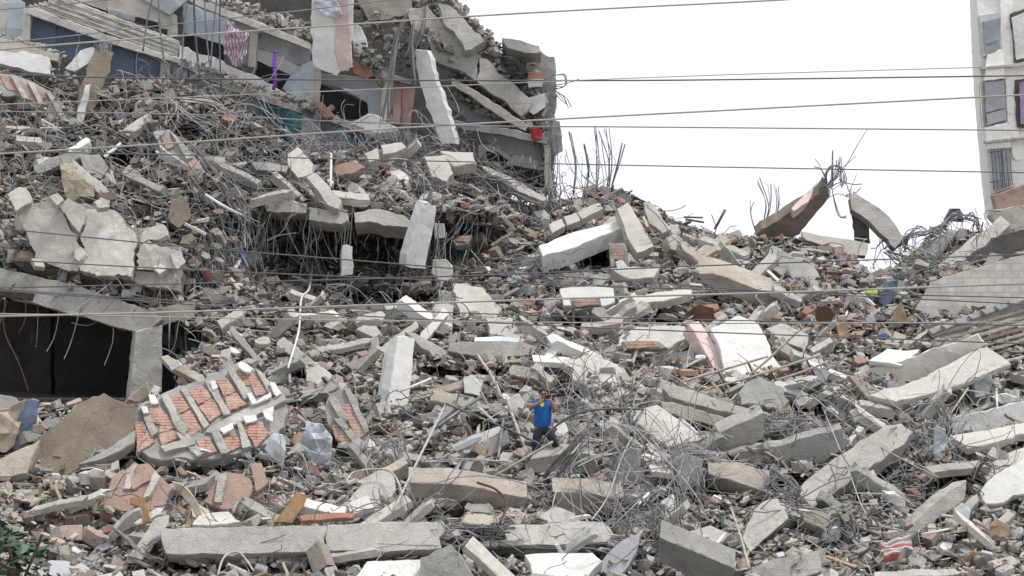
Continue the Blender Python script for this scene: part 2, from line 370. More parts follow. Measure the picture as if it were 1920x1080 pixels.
def surf(px, py):
    Y = depth(px, py); u = px*0.013; v = py*0.02
    n = np.array([noise.fractal(Vector((a, b, 3.3)), 0.8, 2.1, 5) for a, b in zip(np.ravel(u), np.ravel(v))]).reshape(np.shape(px))
    n2 = np.array([noise.noise(Vector((a*2.6, b*2.6, 8.1))) for a, b in zip(np.ravel(u), np.ravel(v))]).reshape(np.shape(px))
    return Y+n*0.75+n2*0.55+hollow(px, py)
NX, NT = 240, 130
pxs = np.linspace(-190, 2110, NX); ts = np.linspace(0, 1, NT)
PX = np.repeat(pxs[None], NT, 0); TP = top(PX); PY = 1150+(TP-1150)*ts[:, None]
# small step of the skyline
YY = surf(PX, PY)
G = np.stack([(PX-CX)/F*YY, YY, CAMZ+(CY-PY)/F*YY], -1)
rows = [G[0]*[1, 1, 0]+np.array([0, -6, -0.3])] + [G[i] for i in range(NT)]
last = G[-1]
for dy, dz in ((1.5, 0.0), (4, -1.2), (9, -4), (16, -9)):
    r = last.copy(); r[:, 1] += dy; r[:, 2] = np.maximum(r[:, 2]+dz, -0.3); rows.append(r)
G2 = np.array(rows); H = len(rows)
Fm = []
gar = in_garage(PX, PY)
for i in range(H-1):
    for j in range(NX-1):
        if 1 <= i < NT and gar[i-1, j] and gar[i-1, j+1] and gar[min(i, NT-1), j]: continue
        Fm.append((i*NX+j, i*NX+j+1, (i+1)*NX+j+1, (i+1)*NX+j))
me_v = G2.reshape(-1, 3)
concrete('mound', (0.08, 0.075, 0.07), dark=0.5, bs=1.0)  # very dark base colour paints the shade between the pieces
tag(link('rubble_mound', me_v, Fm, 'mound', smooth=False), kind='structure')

# ---------------------------------------------------------------- loose rubble (tens of thousands of fragments, nobody could count them)
def hull(points):
    bm = bmesh.new()
    for p in points: bm.verts.new(p)
    r = bmesh.ops.convex_hull(bm, input=bm.verts)
    bmesh.ops.delete(bm, geom=[g for g in r['geom_interior'] if isinstance(g, bmesh.types.BMVert)], context='VERTS')
    bm.verts.ensure_lookup_table(); bm.normal_update()
    v = np.array([tuple(x.co) for x in bm.verts]); f = [tuple(l.vert.index for l in fc.loops) for fc in bm.faces]; bm.free()
    return v, np.array(f)
ROCK = [hull(rng.uniform(-.5, .5, (rng.integers(9, 15), 3))*rng.uniform(.75, 1, 3)) for _ in range(16)]
def boxy():
    c = np.array([(x, y, z) for x in (-.5, .5) for y in (-.5, .5) for z in (-.5, .5)], float)
    return hull(np.vstack([c*rng.uniform(.8, 1.0, (8, 3)), c[rng.choice(8, 3, False)]*[1.0, .6, 1.0]]))
BOX = [boxy() for _ in range(10)]
def rotmats(n, tilt=0.6):
    """random heading about the vertical, then a random tilt"""
    h = rng.uniform(0, 2*np.pi, n); ta = rng.normal(0, tilt, n); td = rng.uniform(0, 2*np.pi, n)
    Z = np.zeros(n); O = np.ones(n)
    Rz = np.stack([np.cos(h), -np.sin(h), Z, np.sin(h), np.cos(h), Z, Z, Z, O], -1).reshape(n, 3, 3)
    ax = np.stack([np.cos(td), np.sin(td), Z], -1); K = np.zeros((n, 3, 3))
    K[:, 0, 1] = -ax[:, 2]; K[:, 0, 2] = ax[:, 1]; K[:, 1, 0] = ax[:, 2]; K[:, 1, 2] = -ax[:, 0]; K[:, 2, 0] = -ax[:, 1]; K[:, 2, 1] = ax[:, 0]
    Rt = np.eye(3)+np.sin(ta)[:, None, None]*K+(1-np.cos(ta))[:, None, None]*(K@K)
    return Rt@Rz
def bulk(name, pos, size, col, shapes, label, cat, tilt=0.6):
    n = len(pos); k = rng.integers(0, len(shapes), n); RM = rotmats(n, tilt); AV = []; AF = []; AC = []; o = 0
    for s, (bv, bf) in enumerate(shapes):
        m = np.where(k == s)[0]
        if not len(m): continue
        v = np.einsum('nij,nvj->nvi', RM[m], bv[None]*size[m][:, None, :])+pos[m][:, None, :]
        AV.append(v.reshape(-1, 3)); nv = len(bv)
        AF.append((bf[None]+(np.arange(len(m))*nv)[:, None, None]+o).reshape(-1, 3)); AC.append(np.repeat(col[m], nv, 0)); o += len(m)*nv
    Vv = np.vstack(AV); Fv = np.vstack(AF); Cv = np.vstack(AC)
    me = bpy.data.meshes.new(name); me.vertices.add(len(Vv)); me.vertices.foreach_set('co', Vv.astype('f').ravel())
    me.loops.add(Fv.size); me.loops.foreach_set('vertex_index', Fv.astype('i').ravel())
    me.polygons.add(len(Fv)); me.polygons.foreach_set('loop_start', np.arange(0, Fv.size, 3, dtype='i'))
    me.update(calc_edges=True)
    a = me.attributes.new('col', 'FLOAT_COLOR', 'POINT'); a.data.foreach_set('color', np.c_[Cv, np.ones(len(Cv))].astype('f').ravel())
    me.shade_flat(); me.materials.append(M['rubble']); ob = bpy.data.objects.new(name, me); C.objects.link(ob)
    return tag(ob, label, cat, kind='stuff')
# where the broken hollow bricks colour the heap, where brown debris and painted hollow shade darken it, where it is fine gravel (photo positions)
RED = [(1080, 400, 190, 60, .5), (1390, 430, 120, 40, .45), (1560, 500, 170, 50, .9), (1570, 620, 240, 95, .65), (330, 780, 330, 60, .35), (120, 930, 240, 60, .5),
       (620, 760, 120, 80, .45), (420, 920, 260, 70, .4), (1000, 720, 110, 40, .35), (50, 200, 140, 60, .5), (740, 580, 120, 50, .25), (1250, 690, 110, 40, .45), (1200, 590, 170, 40, .3), (620, 980, 160, 25, .4), (1850, 1000, 160, 90, .25), (1350, 960, 90, 50, .2), (330, 300, 90, 60, .3)]
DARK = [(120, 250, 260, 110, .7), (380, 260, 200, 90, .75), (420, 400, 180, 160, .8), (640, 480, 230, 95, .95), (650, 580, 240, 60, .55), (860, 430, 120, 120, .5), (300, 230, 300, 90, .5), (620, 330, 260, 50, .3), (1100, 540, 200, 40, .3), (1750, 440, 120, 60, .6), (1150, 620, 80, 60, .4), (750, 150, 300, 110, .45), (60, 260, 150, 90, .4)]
TAN = [(160, 950, 330, 110, 1.0), (480, 930, 260, 70, .8), (620, 760, 200, 120, .5), (700, 540, 260, 90, .8), (1570, 600, 200, 90, .7), (960, 700, 150, 50, .6), (1850, 1000, 120, 90, .6), (40, 250, 120, 100, .5)]
FINE = [(1660, 900, 150, 80, 1), (1420, 960, 120, 50, .8), (980, 390, 110, 40, .6), (1580, 640, 160, 50, .4), (560, 640, 140, 40, .5)]
def field(px, py, L):
    s = np.zeros(len(px))
    for x, y, sx, sy, w_ in L: s = np.maximum(s, w_*np.exp(-((px-x)/sx)**2-((py-y)/sy)**2))
    return s
PAL = np.array([(0.54, 0.52, 0.485), (0.44, 0.425, 0.40), (0.34, 0.34, 0.34), (0.47, 0.42, 0.36), (0.25, 0.205, 0.165), (0.43, 0.27, 0.22), (0.50, 0.39, 0.345), (0.62, 0.605, 0.58), (0.36, 0.385, 0.41), (0.12, 0.115, 0.11)])
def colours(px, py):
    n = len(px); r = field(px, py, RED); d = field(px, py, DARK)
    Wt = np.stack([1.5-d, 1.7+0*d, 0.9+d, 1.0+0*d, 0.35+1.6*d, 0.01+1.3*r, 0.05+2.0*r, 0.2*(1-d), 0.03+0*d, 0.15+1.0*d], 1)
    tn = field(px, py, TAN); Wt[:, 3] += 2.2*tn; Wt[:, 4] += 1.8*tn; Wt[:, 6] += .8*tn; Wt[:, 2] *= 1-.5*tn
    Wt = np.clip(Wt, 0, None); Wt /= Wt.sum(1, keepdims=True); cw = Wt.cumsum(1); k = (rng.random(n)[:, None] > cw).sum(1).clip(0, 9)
    return PAL[k]*rng.uniform(.62, 1.02, (n, 1))*(1-0.66*d)[:, None], k  # DARK multiplies painted shade of the hollow and darker debris into the colour
def sample(n, ymin=140):
    px = rng.uniform(-150, 2070, n*2); py = rng.uniform(ymin, 1140, n*2); ok = (py > top(px)-2) & ~in_garage(px, py); return px[ok][:n], py[ok][:n]
def place(px, py, lift=0.05):
    Y = surf(px, py)-lift; return np.stack([(px-CX)/F*Y, Y, CAMZ+(CY-py)/F*Y], -1)
def scatter(name, n, smin, smax, power, shapes, label, cat, flat=(.35, .8), tilt=0.6, colf=None, thin=None, shade=1.0):
    px, py = sample(n); f = field(px, py, FINE)
    s = smin+(smax-smin)*rng.random(len(px))**power*(1-0.75*f)
    size = np.stack([s*rng.uniform(.8, 1.5, len(s)), s*rng.uniform(.6, 1.1, len(s)), s*rng.uniform(*flat, len(s))], 1)
    if thin: size = np.stack([s*rng.uniform(2, 5, len(s)), s*rng.uniform(.25, .6, len(s)), s*rng.uniform(.12, .3, len(s))], 1)
    col, k = colours(px, py)
    if colf is not None: col = np.array(colf)[rng.integers(0, len(colf), len(px))]*rng.uniform(.7, 1.15, (len(px), 1))
    col = col*shade
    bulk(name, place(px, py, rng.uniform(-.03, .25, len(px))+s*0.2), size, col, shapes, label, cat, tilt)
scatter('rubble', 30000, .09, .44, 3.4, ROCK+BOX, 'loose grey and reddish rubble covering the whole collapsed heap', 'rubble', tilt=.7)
scatter('gravel', 70000, .04, .12, 1.6, ROCK[:8]+BOX[:4], 'fine crushed concrete gravel filling the gaps of the heap', 'gravel', flat=(.5, .9), shade=.42)  # darkened below the other rubble to paint the shade of the gaps
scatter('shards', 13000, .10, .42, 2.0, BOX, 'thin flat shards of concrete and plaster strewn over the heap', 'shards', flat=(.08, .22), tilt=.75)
scatter('splinters', 8000, .09, .24, 1.5, BOX, 'splintered slats, laths and sticks scattered in the heap', 'splinters', tilt=.6, thin=True,
        colf=[(.42, .38, .32), (.30, .26, .21), (.5, .48, .45), (.2, .2, .2), (.36, .24, .15), (.6, .6, .6)])
scatter('scraps', 600, .10, .30, 1.6, BOX, 'small scraps of cloth, paper and plastic caught in the heap', 'scraps', flat=(.05, .3),
        colf=[(.62, .64, .66), (.70, .69, .66), (.30, .38, .48), (.55, .5, .4), (.12, .18, .3), (.5, .3, .16), (.48, .15, .13), (.4, .5, .55), (.7, .7, .72)], tilt=.9)
def clump(lines, n, spread, smin, smax):
    """rubble clinging to floor edges: lines of (px, py, Y) pairs"""
    pos = []; PXs = []; PYs = []
    for (x0, y0, Y0), (x1, y1, Y1), sp, dn in lines:
        m = int(n*dn*math.hypot(x1-x0, y1-y0)/100); t = rng.random(m); x = x0+(x1-x0)*t+rng.normal(0, sp*.5, m); y = y0+(y1-y0)*t+rng.normal(0, sp, m); Yv = Y0+(Y1-Y0)*t+rng.uniform(-.5, .5, m)
        pos.append(np.stack([(x-CX)/F*Yv, Yv, CAMZ+(CY-y)/F*Yv], -1)); PXs.append(x); PYs.append(y)
    pos = np.vstack(pos); x = np.concatenate(PXs); y = np.concatenate(PYs); s = smin+(smax-smin)*rng.random(len(x))**3
    size = np.stack([s*rng.uniform(.8, 1.6, len(s)), s*rng.uniform(.6, 1.1, len(s)), s*rng.uniform(.3, .8, len(s))], 1)
    return pos, size, colours(x, y)[0]
# rubble hanging on the broken floors of the building
LN = [((560, 195, 79), (640, 232, 79), 6, .8), ((670, 95, 79.2), (715, 135, 79.2), 12, 1), ((700, 50, 80), (790, 110, 80), 20, 1), ((800, 60, 79.5), (1000, 240, 80), 6, .6), ((690, 120, 80), (715, 145, 79.5), 8, .8),
      ((845, 140, 80.3), (1000, 240, 80.3), 10, 1), ((850, 170, 80), (1020, 260, 80), 5, 1), ((900, 80, 80), (980, 150, 80), 10, 1), ((930, 110, 80), (1030, 200, 80), 14, 1), ((1000, 120, 80), (1030, 340, 80), 9, .8),
      ((600, 0, 80.5), (860, 10, 80.5), 16, .8), ((400, 5, 80.2), (580, 65, 80.2), 10, 1.1), ((340, 112, 79.0), (560, 192, 79.0), 3, .4), ((0, 72, 77.5), (120, 108, 77.5), 4, .5),
      ((0, 152, 76.4), (130, 165, 76.6), 14, .9), ((215, 160, 77), (330, 165, 77), 7, .9), ((330, 170, 77), (480, 240, 77.4), 10, 1), ((450, 240, 77.6), (560, 290, 77.8), 8, .8), ((840, 0, 80), (930, 90, 80), 6, .9), ((1000, 350, 80), (900, 300, 80), 4, .8), ((825, 240, 79.4), (880, 330, 79.4), 10, .9)]
pos, size, col = clump(LN, 420, 8, .04, .26)
bulk('ledge_rubble', pos, size, col, ROCK+BOX, 'broken rubble hanging on the torn floor edges of the standing block', 'rubble', .8)

# ---------------------------------------------------------------- thin loose wire all over the heap
def wires(name, spots, label, r=0.010, mat='rebar'):
    parts = []
    for px, py, sx, sy, n, L, style in spots:
        for _ in range(n):
            x = random.gauss(px, sx); y = max(random.gauss(py, sy), (top(x)+7 if x > 1045 else top(x)-30) if style != 'up' else top(x)+2)
            Y0 = float(depth(x, y))-random.uniform(.1, .7); 
            if y < top(x)+4: Y0 = float(depth(x, top(x)+10))
            if py < 250 and px < 1060: Y0 = 79+random.uniform(-1, .6)
            p = at(x, y, Y0); l = L*random.uniform(.4, 1.4)
            if style == 'hang': d = np.array([random.gauss(0, .22), -random.random()*.2, -1]); k = .25
            elif style == 'up': d = np.array([random.gauss(0, .28), random.gauss(0, .2), 1]); k = .25
            elif style == 'ring': d = np.array([random.gauss(0, .7), -.2, random.gauss(0, .6)]); k = 1.6
            else: d = np.array([random.gauss(0, .8), random.uniform(-.5, .1), random.gauss(0, .5)]); k = .6
            d /= np.linalg.norm(d); b1 = rng.normal(0, k, 3)*l*.5; b2 = rng.normal(0, k, 3)*l*.4
            pts = [p+d*l*s+b1*math.sin(s*3.1)*.5+b2*math.sin(s*6.3)*.3 for s in (0, .2, .4, .6, .8, 1)]
            parts.append(tube_geo(smooth_line(pts, 11), r*random.uniform(.7, 1.4), 3))
    v, f = merge(parts); return tag(link(name, v, f, mat), label, 'wire', kind='stuff')
WS = [(385, 420, 45, 90, 90, 1.5, 'hang'), (470, 380, 60, 60, 80, 1.4, 'hang'), (560, 440, 90, 30, 80, 1.5, 'hang'), (850, 460, 50, 70, 70, 1.3, 'hang'), (180, 270, 160, 60, 80, 1.1, 'any'), (640, 560, 200, 40, 70, 1.2, 'any'), (430, 260, 80, 40, 60, 1.1, 'any'), (420, 330, 90, 90, 130, 1.4, 'any'), (600, 330, 120, 40, 110, 1.2, 'any'), (800, 340, 90, 60, 120, 1.2, 'any'), (560, 470, 120, 60, 110, 1.6, 'hang'), (720, 520, 110, 50, 110, 1.4, 'hang'), (980, 500, 70, 60, 90, 1.3, 'hang'),
      (1050, 620, 90, 50, 80, 1.2, 'hang'), (120, 300, 120, 80, 90, 1.2, 'any'), (330, 210, 110, 40, 130, 1.1, 'any'), (740, 120, 60, 70, 160, 1.1, 'hang'), (900, 130, 80, 70, 70, .9, 'any'), (1015, 260, 18, 90, 60, 1.0, 'hang'),
      (1150, 850, 90, 60, 70, 1.4, 'ring'), (1230, 960, 50, 45, 80, 1.4, 'ring'), (1100, 740, 50, 50, 60, 1.3, 'any'), (650, 880, 150, 70, 90, 1.1, 'any'), (1500, 780, 90, 50, 45, 1.0, 'any'), (1750, 850, 40, 40, 60, 1.2, 'ring'),
      (1100, 360, 40, 8, 14, 1.2, 'up'), (1045, 330, 14, 50, 20, .8, 'ring'), (1740, 455, 60, 30, 80, .6, 'ring'), (1640, 450, 30, 50, 30, .9, 'hang'), (1290, 450, 60, 30, 40, .5, 'any'), (420, 970, 120, 50, 60, .9, 'any'),
      (900, 1020, 180, 30, 60, 1.3, 'any'), (1600, 1000, 60, 40, 40, .8, 'ring'), (1330, 870, 60, 40, 50, 1.0, 'any'), (250, 450, 120, 70, 30, 1.6, 'hang'), (1800, 460, 60, 30, 40, .6, 'any'), (1100, 620, 400, 160, 90, .8, 'any')]
wires('loose_wire', WS, 'thin grey loose wire and reinforcing bars tangled all over the heap', .0115, 'rebar')
wires('pale_wire', [(a, b, c, d, max(4, int(n*.55)), l*1.15, s) for a, b, c, d, n, l, s in WS], 'thin pale dusty wire hanging and looping over the heap', .0115, 'rebar_pale')

# ================================================================ the big broken beams, slabs and columns
RB = dict(length=1.0)
def beam(label, mat, poly, bars=(), name='concrete_beam', cat='beam', **k):
    k.setdefault('rough', .014); return P(name, label, cat, mat, poly, bars, **k)
def slab(label, mat, poly, bars=(), name='concrete_slab', cat='slab', **k): return P(name, label, cat, mat, poly, bars, **k)
def col(label, mat, poly, bars=(), name='concrete_column', cat='column', **k): return P(name, label, cat, mat, poly, bars, **k)
J = {1: .16, 3: .16}
# --- bottom strip
beam('longest grey beam lying level along the bottom left of the heap', 'concrete_pale', [(300, 992), (450, 988), (612, 985), (608, 1032), (450, 1037), (318, 1040)], [(5, 7, 1.0, dict(curl=.3)), (2, 3, .5)], thick=.5, b=.5, off=1.5, jag={5: .12, 2: .06})
beam('grey beam lying end to end with the longest beam, broken off at its right end', 'concrete_pale', [(614, 984), (720, 980), (838, 978), (822, 1008), (828, 1028), (720, 1034), (612, 1033)], [(2, 6, 1.2, dict(curl=.3)), (3, 5, 1.4, dict(curl=.25))], thick=.5, b=.45, off=1.5, jag={2: .12, 3: .12, 6: .04})
beam('pale beam stub over dark reinforcing bars at the bottom centre', 'concrete_pale', [(953, 985), (1040, 980), (1128, 978), (1137, 1016), (1050, 1021), (958, 1020)], [(2, 6, 1.3, dict(curl=.2, droop=.2))], thick=.5, b=.75, off=1.1, jag={2: .12, 5: .12})
slab('white plastered slab below the pale beam stub at the bottom edge', 'plaster', [(985, 1040), (1110, 1036), (1128, 1052), (1080, 1100), (1010, 1100)], thick=.25, b=1.2, off=.9)
slab('pointed grey wall piece standing at the bottom edge left of centre', 'concrete_grey', [(790, 1048), (843, 1021), (862, 1040), (892, 1100), (778, 1100)], thick=.25, b=.4, off=1.5, rough=.05, a=-.2)
slab('white plaster sheet lying under the long beam at the bottom edge', 'plaster', [(690, 1052), (800, 1048), (790, 1100), (660, 1100)], thick=.2, b=.9, off=.9)
slab('thin slab added to paint the lit top of the slanting dark faced beam', 'concrete_pale', [(1238, 1000), (1256, 990), (1380, 1052), (1377, 1062), (1300, 1032)], thick=.1, b=1.2, off=2.0, rough=.015)  # lit top of the beam, added as a separate paler slab
beam('dark faced beam slanting down to the right at the bottom right of centre', 'concrete_grey', [(1238, 1008), (1376, 1064), (1372, 1100), (1330, 1100), (1236, 1052)], [(4, 6, .6)], thick=.5, b=-.9, a=-.15, off=1.7)
slab('flat pale slab tucked behind the slanting dark faced beam', 'concrete_pale', [(1285, 1000), (1330, 985), (1370, 1000), (1340, 1025), (1310, 1015)], thick=.25, b=1.3, off=.7)
beam('short pale beam propped upright beside the left end of the longest beam', 'concrete_pale', [(243, 1042), (292, 972), (318, 966), (315, 982), (268, 1050)], thick=.35, b=.4, a=.35, off=1.4)
slab('pale slab below the leafy shrub at the bottom left corner', 'plaster_grey', [(95, 1052), (160, 1058), (200, 1100), (90, 1100)], thick=.2, b=1.5, off=.6)
slab('slab with ribbed edge jutting out at the bottom right', 'concrete', [(1395, 1075), (1440, 1052), (1535, 1032), (1540, 1072), (1440, 1100)], thick=.35, b=.5, off=1.1)
slab('thin pale plank of concrete along the bottom right edge', 'concrete_pale', [(1640, 1072), (1790, 1066), (1800, 1076), (1640, 1086)], thick=.2, b=.8, off=.9)
# --- lower middle
beam('long cracked beam left of the dark bent hook bar', 'concrete_tan', [(766, 905), (840, 907), (885, 913), (985, 933), (992, 978), (930, 972), (885, 940), (830, 934), (770, 932)], [(3, 4, .7)], thick=.55, b=-.7, off=1.0, jag={3: .1, 8: .1})
beam('tan beam stub right of the cracked beam with curled bars on its right end', 'concrete_tan', [(1036, 922), (1100, 924), (1165, 935), (1152, 968), (1060, 955), (1040, 940)], [(2, 6, 1.3, dict(curl=1.0))], thick=.5, b=-.7, off=1.0, jag={2: .12, 5: .1})
beam('level beam right in front of the man in the blue shirt', 'concrete', [(990, 862), (1045, 853), (1112, 850), (1114, 888), (1050, 889), (1000, 890)], [(2, 5, .8)], thick=.5, b=-.45, off=.9, jag={2: .12})
slab('upright broken wall piece to the lower right of the man', 'concrete_grey', [(1155, 855), (1178, 838), (1200, 842), (1203, 900), (1150, 915), (1120, 905), (1122, 893), (1152, 885)], thick=.35, b=.1, a=-.2, off=1.1, rough=.05)
col('tall white column leaning upright left of centre', 'plaster', [(748, 630), (777, 635), (768, 730), (759, 822), (719, 817), (733, 722)], [(3, 6, .7, dict(curl=.8))], thick=.42, a=.75, b=.25, off=1.3, jag={3: .1, 0: .04}, rough=.012)
slab('flat white wall sheet behind the left side of the tall white column', 'plaster', [(722, 655), (745, 640), (735, 722), (716, 808), (698, 795), (712, 715)], thick=.18, a=-.2, b=.3, off=1.0, rough=.05)
beam('thin grey lintel sloping down to the right from the top of the tall column', 'concrete_grey', [(760, 622), (778, 624), (852, 666), (848, 677), (790, 652)], thick=.35, b=.9, off=1.0)
beam('thick horizontal beam with pale blue paint on top, above the man and to the left', 'concrete', [(843, 643), (920, 640), (994, 645), (998, 664), (930, 668), (855, 662)], [(2, 8, .9, dict(curl=.8))], thick=.6, b=.5, off=1.1, jag={2: .1, 5: .14}, rough=.03)
slab('strip of pale blue painted plaster on top of the thick horizontal beam', 'plaster_blue', [(890, 633), (930, 630), (975, 634), (972, 641), (890, 640)], thick=.3, b=1.2, off=1.0)
slab('pale slab lying flat directly above the beam with blue paint', 'concrete_pale', [(912, 597), (953, 594), (1031, 623), (1000, 640), (920, 626)], thick=.35, b=1.5, off=.8)
slab('large cream slab leaning back left of the hanging wires in the middle', 'plaster_cream', [(850, 530), (905, 540), (943, 583), (930, 600), (905, 640), (873, 640), (860, 580)], thick=.3, b=.9, off=.8, rough=.05)
col('pale column stub standing left of the large cream slab', 'plaster', [(823, 568), (850, 573), (848, 632), (808, 625), (816, 590)], [(0, 7, .8, dict(curl=.4, droop=0))], thick=.4, a=.3, b=.1, off=1.2)
col('white rectangular column hanging at a slant over the dark hollow', 'plaster', [(795, 380), (818, 388), (808, 450), (795, 505), (763, 499), (765, 478), (783, 420)], [(3, 5, .6), (0, 4, .8, dict(droop=0))], thick=.45, a=.6, b=-.2, Y=72.8, jag={3: .1, 0: .06}, rough=.012)
col('small square column dangling on bars left of the slanting white column', 'plaster', [(641, 461), (661, 463), (661, 518), (641, 517)], [(0, 5, 1.1, dict(curl=.08, droop=0, spread=.06)), (2, 5, .9, dict(curl=.1, spread=.1))], thick=.3, a=.2, Y=73.2, jag={0: .07, 2: .07})
col('rounded column lump on bars right of the slanting white column', 'concrete_pale', [(812, 487), (836, 487), (846, 500), (847, 522), (830, 528), (810, 512)], [(3, 6, 1.0, dict(curl=.15, spread=.1)), (0, 5, .9, dict(curl=.1, droop=0, spread=.1))], thick=.4, Y=73.0, rough=.08)
col('short pillar piece above the rounded lump hanging on straight bars', 'concrete_pale', [(815, 420), (832, 420), (834, 446), (816, 447)], thick=.3, Y=74, rough=.05)
col('pale pillar foot under the rounded lump, wrapped in straight bars', 'concrete_pale', [(822, 545), (848, 550), (850, 575), (824, 577)], thick=.35, Y=71.8, rough=.08)
beam('left length of the floor edge above the dark hollow', 'concrete_pale', [(494, 376), (530, 374), (573, 382), (574, 399), (530, 398), (500, 394)], thick=1.2, b=.15, Y=73.2, rough=.03)
beam('middle length of the floor edge above the dark hollow', 'plaster_cream', [(579, 388), (650, 400), (652, 413), (640, 419), (596, 415), (579, 410)], thick=1.1, b=.2, Y=73.2, rough=.03)
beam('right length of the floor edge, tapering towards the slanting white column', 'concrete_pale', [(664, 398), (700, 391), (758, 405), (776, 420), (765, 427), (720, 422), (690, 415), (666, 417)], thick=1.1, b=.3, Y=73.4, rough=.04)
# --- centre right
beam('long white plastered beam slanting up to the right over a black opening', 'plaster', [(1010, 462), (1060, 440), (1120, 425), (1185, 403), (1191, 418), (1110, 448), (1068, 466), (1015, 480)], [(7, 9, 1.3, dict(curl=.5)), (6, 4, .9)], thick=.55, b=1.5, a=-.1, off=2.8, jag={7: .16}, rough=.015)
slab('left cream block of three lying in a row above the long white beam', 'plaster_cream', [(1030, 421), (1053, 410), (1059, 423), (1036, 436)], thick=.3, b=.8, off=1.8)
slab('middle cream block of three lying in a row above the long white beam', 'plaster_cream', [(1057, 408), (1080, 399), (1088, 412), (1064, 422)], thick=.3, b=.8, off=1.8)
slab('longest cream block of three lying in a row above the long white beam', 'plaster_cream', [(1083, 398), (1124, 380), (1130, 391), (1091, 410)], thick=.3, b=.8, off=1.8)
slab('rounded grey lump sitting on the long white beam', 'concrete_pale', [(1130, 420), (1145, 406), (1168, 405), (1172, 414), (1140, 428)], thick=.4, b=.6, Y=75.3, rough=.05)
beam('cream pillar leaning across the right end of the long white beam', 'plaster_cream', [(1158, 392), (1177, 379), (1202, 420), (1226, 462), (1208, 470), (1195, 474), (1178, 445)], [(0, 6, 1.0, dict(droop=0, curl=.8))], thick=.4, b=.6, a=.15, off=3.4, jag={0: .1})
slab('pale slab standing on its corner right of the leaning cream pillar', 'plaster_cream', [(1207, 389), (1225, 384), (1256, 430), (1242, 437), (1218, 418)], thick=.3, b=.5, a=-.3, off=2.4)
slab('pale block end resting below the slab standing on its corner', 'plaster_cream', [(1252, 447), (1264, 438), (1279, 449), (1277, 472), (1258, 466)], thick=.5, b=.3, a=.3, off=1.8, rough=.05)
slab('cream ledge below the black opening under the long white beam', 'plaster_cream', [(1145, 503), (1190, 500), (1236, 500), (1226, 519), (1180, 522)], thick=.4, b=.9, off=1.6, rough=.04)
slab('long white floor strip with torn lower edge in the middle right', 'plaster', [(1050, 541), (1100, 537), (1150, 540), (1152, 565), (1124, 574), (1058, 572)], thick=.3, b=.9, off=1.5, rough=.03)
slab('long cream floor strip continuing right of the white floor strip', 'plaster_cream', [(1160, 562), (1230, 548), (1298, 541), (1296, 551), (1240, 564), (1170, 573)], thick=.25, b=1.4, off=1.5, rough=.04)
beam('large tan beam with pale top sloping down to the right in the upper right', 'concrete_tan', [(1311, 513), (1345, 515), (1400, 535), (1453, 556), (1452, 583), (1418, 571), (1365, 552), (1316, 530)], thick=.8, b=-.7, off=1.6)
slab('grey slab leaning on the brick rubble, pointing down to the right', 'concrete_grey', [(1437, 478), (1448, 458), (1480, 478), (1527, 498), (1538, 527), (1520, 541), (1480, 520), (1440, 500)], thick=.25, b=.9, off=1.4, rough=.05)
beam('brown undersided beam rising against the sky with bars on its tip', 'concrete_brown', [(1416, 441), (1460, 413), (1483, 396), (1530, 368), (1548, 347), (1554, 366), (1528, 403), (1498, 438), (1478, 453), (1445, 449)], [(4, 8, .55, dict(curl=1.2, droop=-.2)), (9, 4, .4)], thick=.55, b=-.55, a=.0, Y=78, jag={4: .08}, rough=.04)
slab('white and red plaster skin on top of the beam rising against the sky', 'plaster_pink', [(1484, 391), (1505, 368), (1530, 343), (1546, 338), (1550, 346), (1530, 368), (1505, 384), (1488, 396)], thick=.3, b=.9, Y=77.9, rough=.03)
beam('grey beam leaning down to the right against the sky, its lower end caged in bars', 'concrete', [(1594, 368), (1603, 362), (1640, 385), (1668, 407), (1697, 450), (1677, 464), (1650, 436), (1628, 413), (1597, 392)], [(0, 6, .7, dict(curl=1.2, droop=.3)), (5, 7, .7, dict(curl=1.2)), (4, 5, .6)], thick=.4, b=.35, Y=78.4, jag={5: .1})
slab('dark wall stump standing under the beam caged in bars', 'concrete_dark', [(1598, 396), (1625, 410), (1632, 455), (1605, 452)], thick=.3, Y=79, rough=.06)
slab('cream wall strip with pale blue squares lying below the beam against the sky', 'plaster_cream', [(1503, 434), (1560, 444), (1628, 456), (1622, 479), (1590, 477), (1555, 463), (1514, 450)], thick=.3, b=.3, Y=77.2, rough=.03)
slab('ribbed floor slab tilted up to the right beside the block wall', 'concrete', [(1747, 507), (1810, 457), (1876, 406), (1895, 420), (1858, 456), (1800, 498), (1770, 515)], [(5, 4, .6), (0, 5, .7, dict(curl=1))], thick=.35, b=.9, Y=74, rough=.06)
slab('smaller grey slab piled on the left of the ribbed floor slab', 'concrete_grey', [(1735, 470), (1775, 430), (1795, 432), (1760, 480)], thick=.3, b=.6, Y=75, rough=.06)
slab('pointed dark lump on top of the bar heap right of the gap', 'concrete_dark', [(1774, 412), (1786, 391), (1800, 392), (1808, 415)], thick=.5, Y=77, rough=.08)
slab('huge white plastered slab right of centre, sloping to the lower right', 'plaster', [(1333, 617), (1385, 592), (1422, 607), (1447, 665), (1482, 712), (1420, 727), (1352, 727), (1356, 672)], thick=.3, b=.85, off=1.4, rough=.04)
beam('white beam with pink paint leaning along the left edge of the huge white slab', 'plaster_pink', [(1291, 606), (1311, 602), (1332, 636), (1357, 670), (1352, 694), (1338, 688), (1315, 645)], thick=.5, b=.8, a=.3, off=1.6)
slab('flat slab with exposed bricks along its front left of the pink painted beam', 'concrete_pale', [(1160, 632), (1195, 613), (1284, 612), (1297, 628), (1252, 653), (1165, 655)], thick=.35, b=1.6, off=1.0, rough=.05)
slab('broad pale slab sloping down to the right above the fan of bars', 'concrete_pale', [(1056, 672), (1118, 664), (1170, 692), (1222, 737), (1190, 742), (1122, 734), (1082, 716)], thick=.3, b=1.1, off=.8, rough=.05)
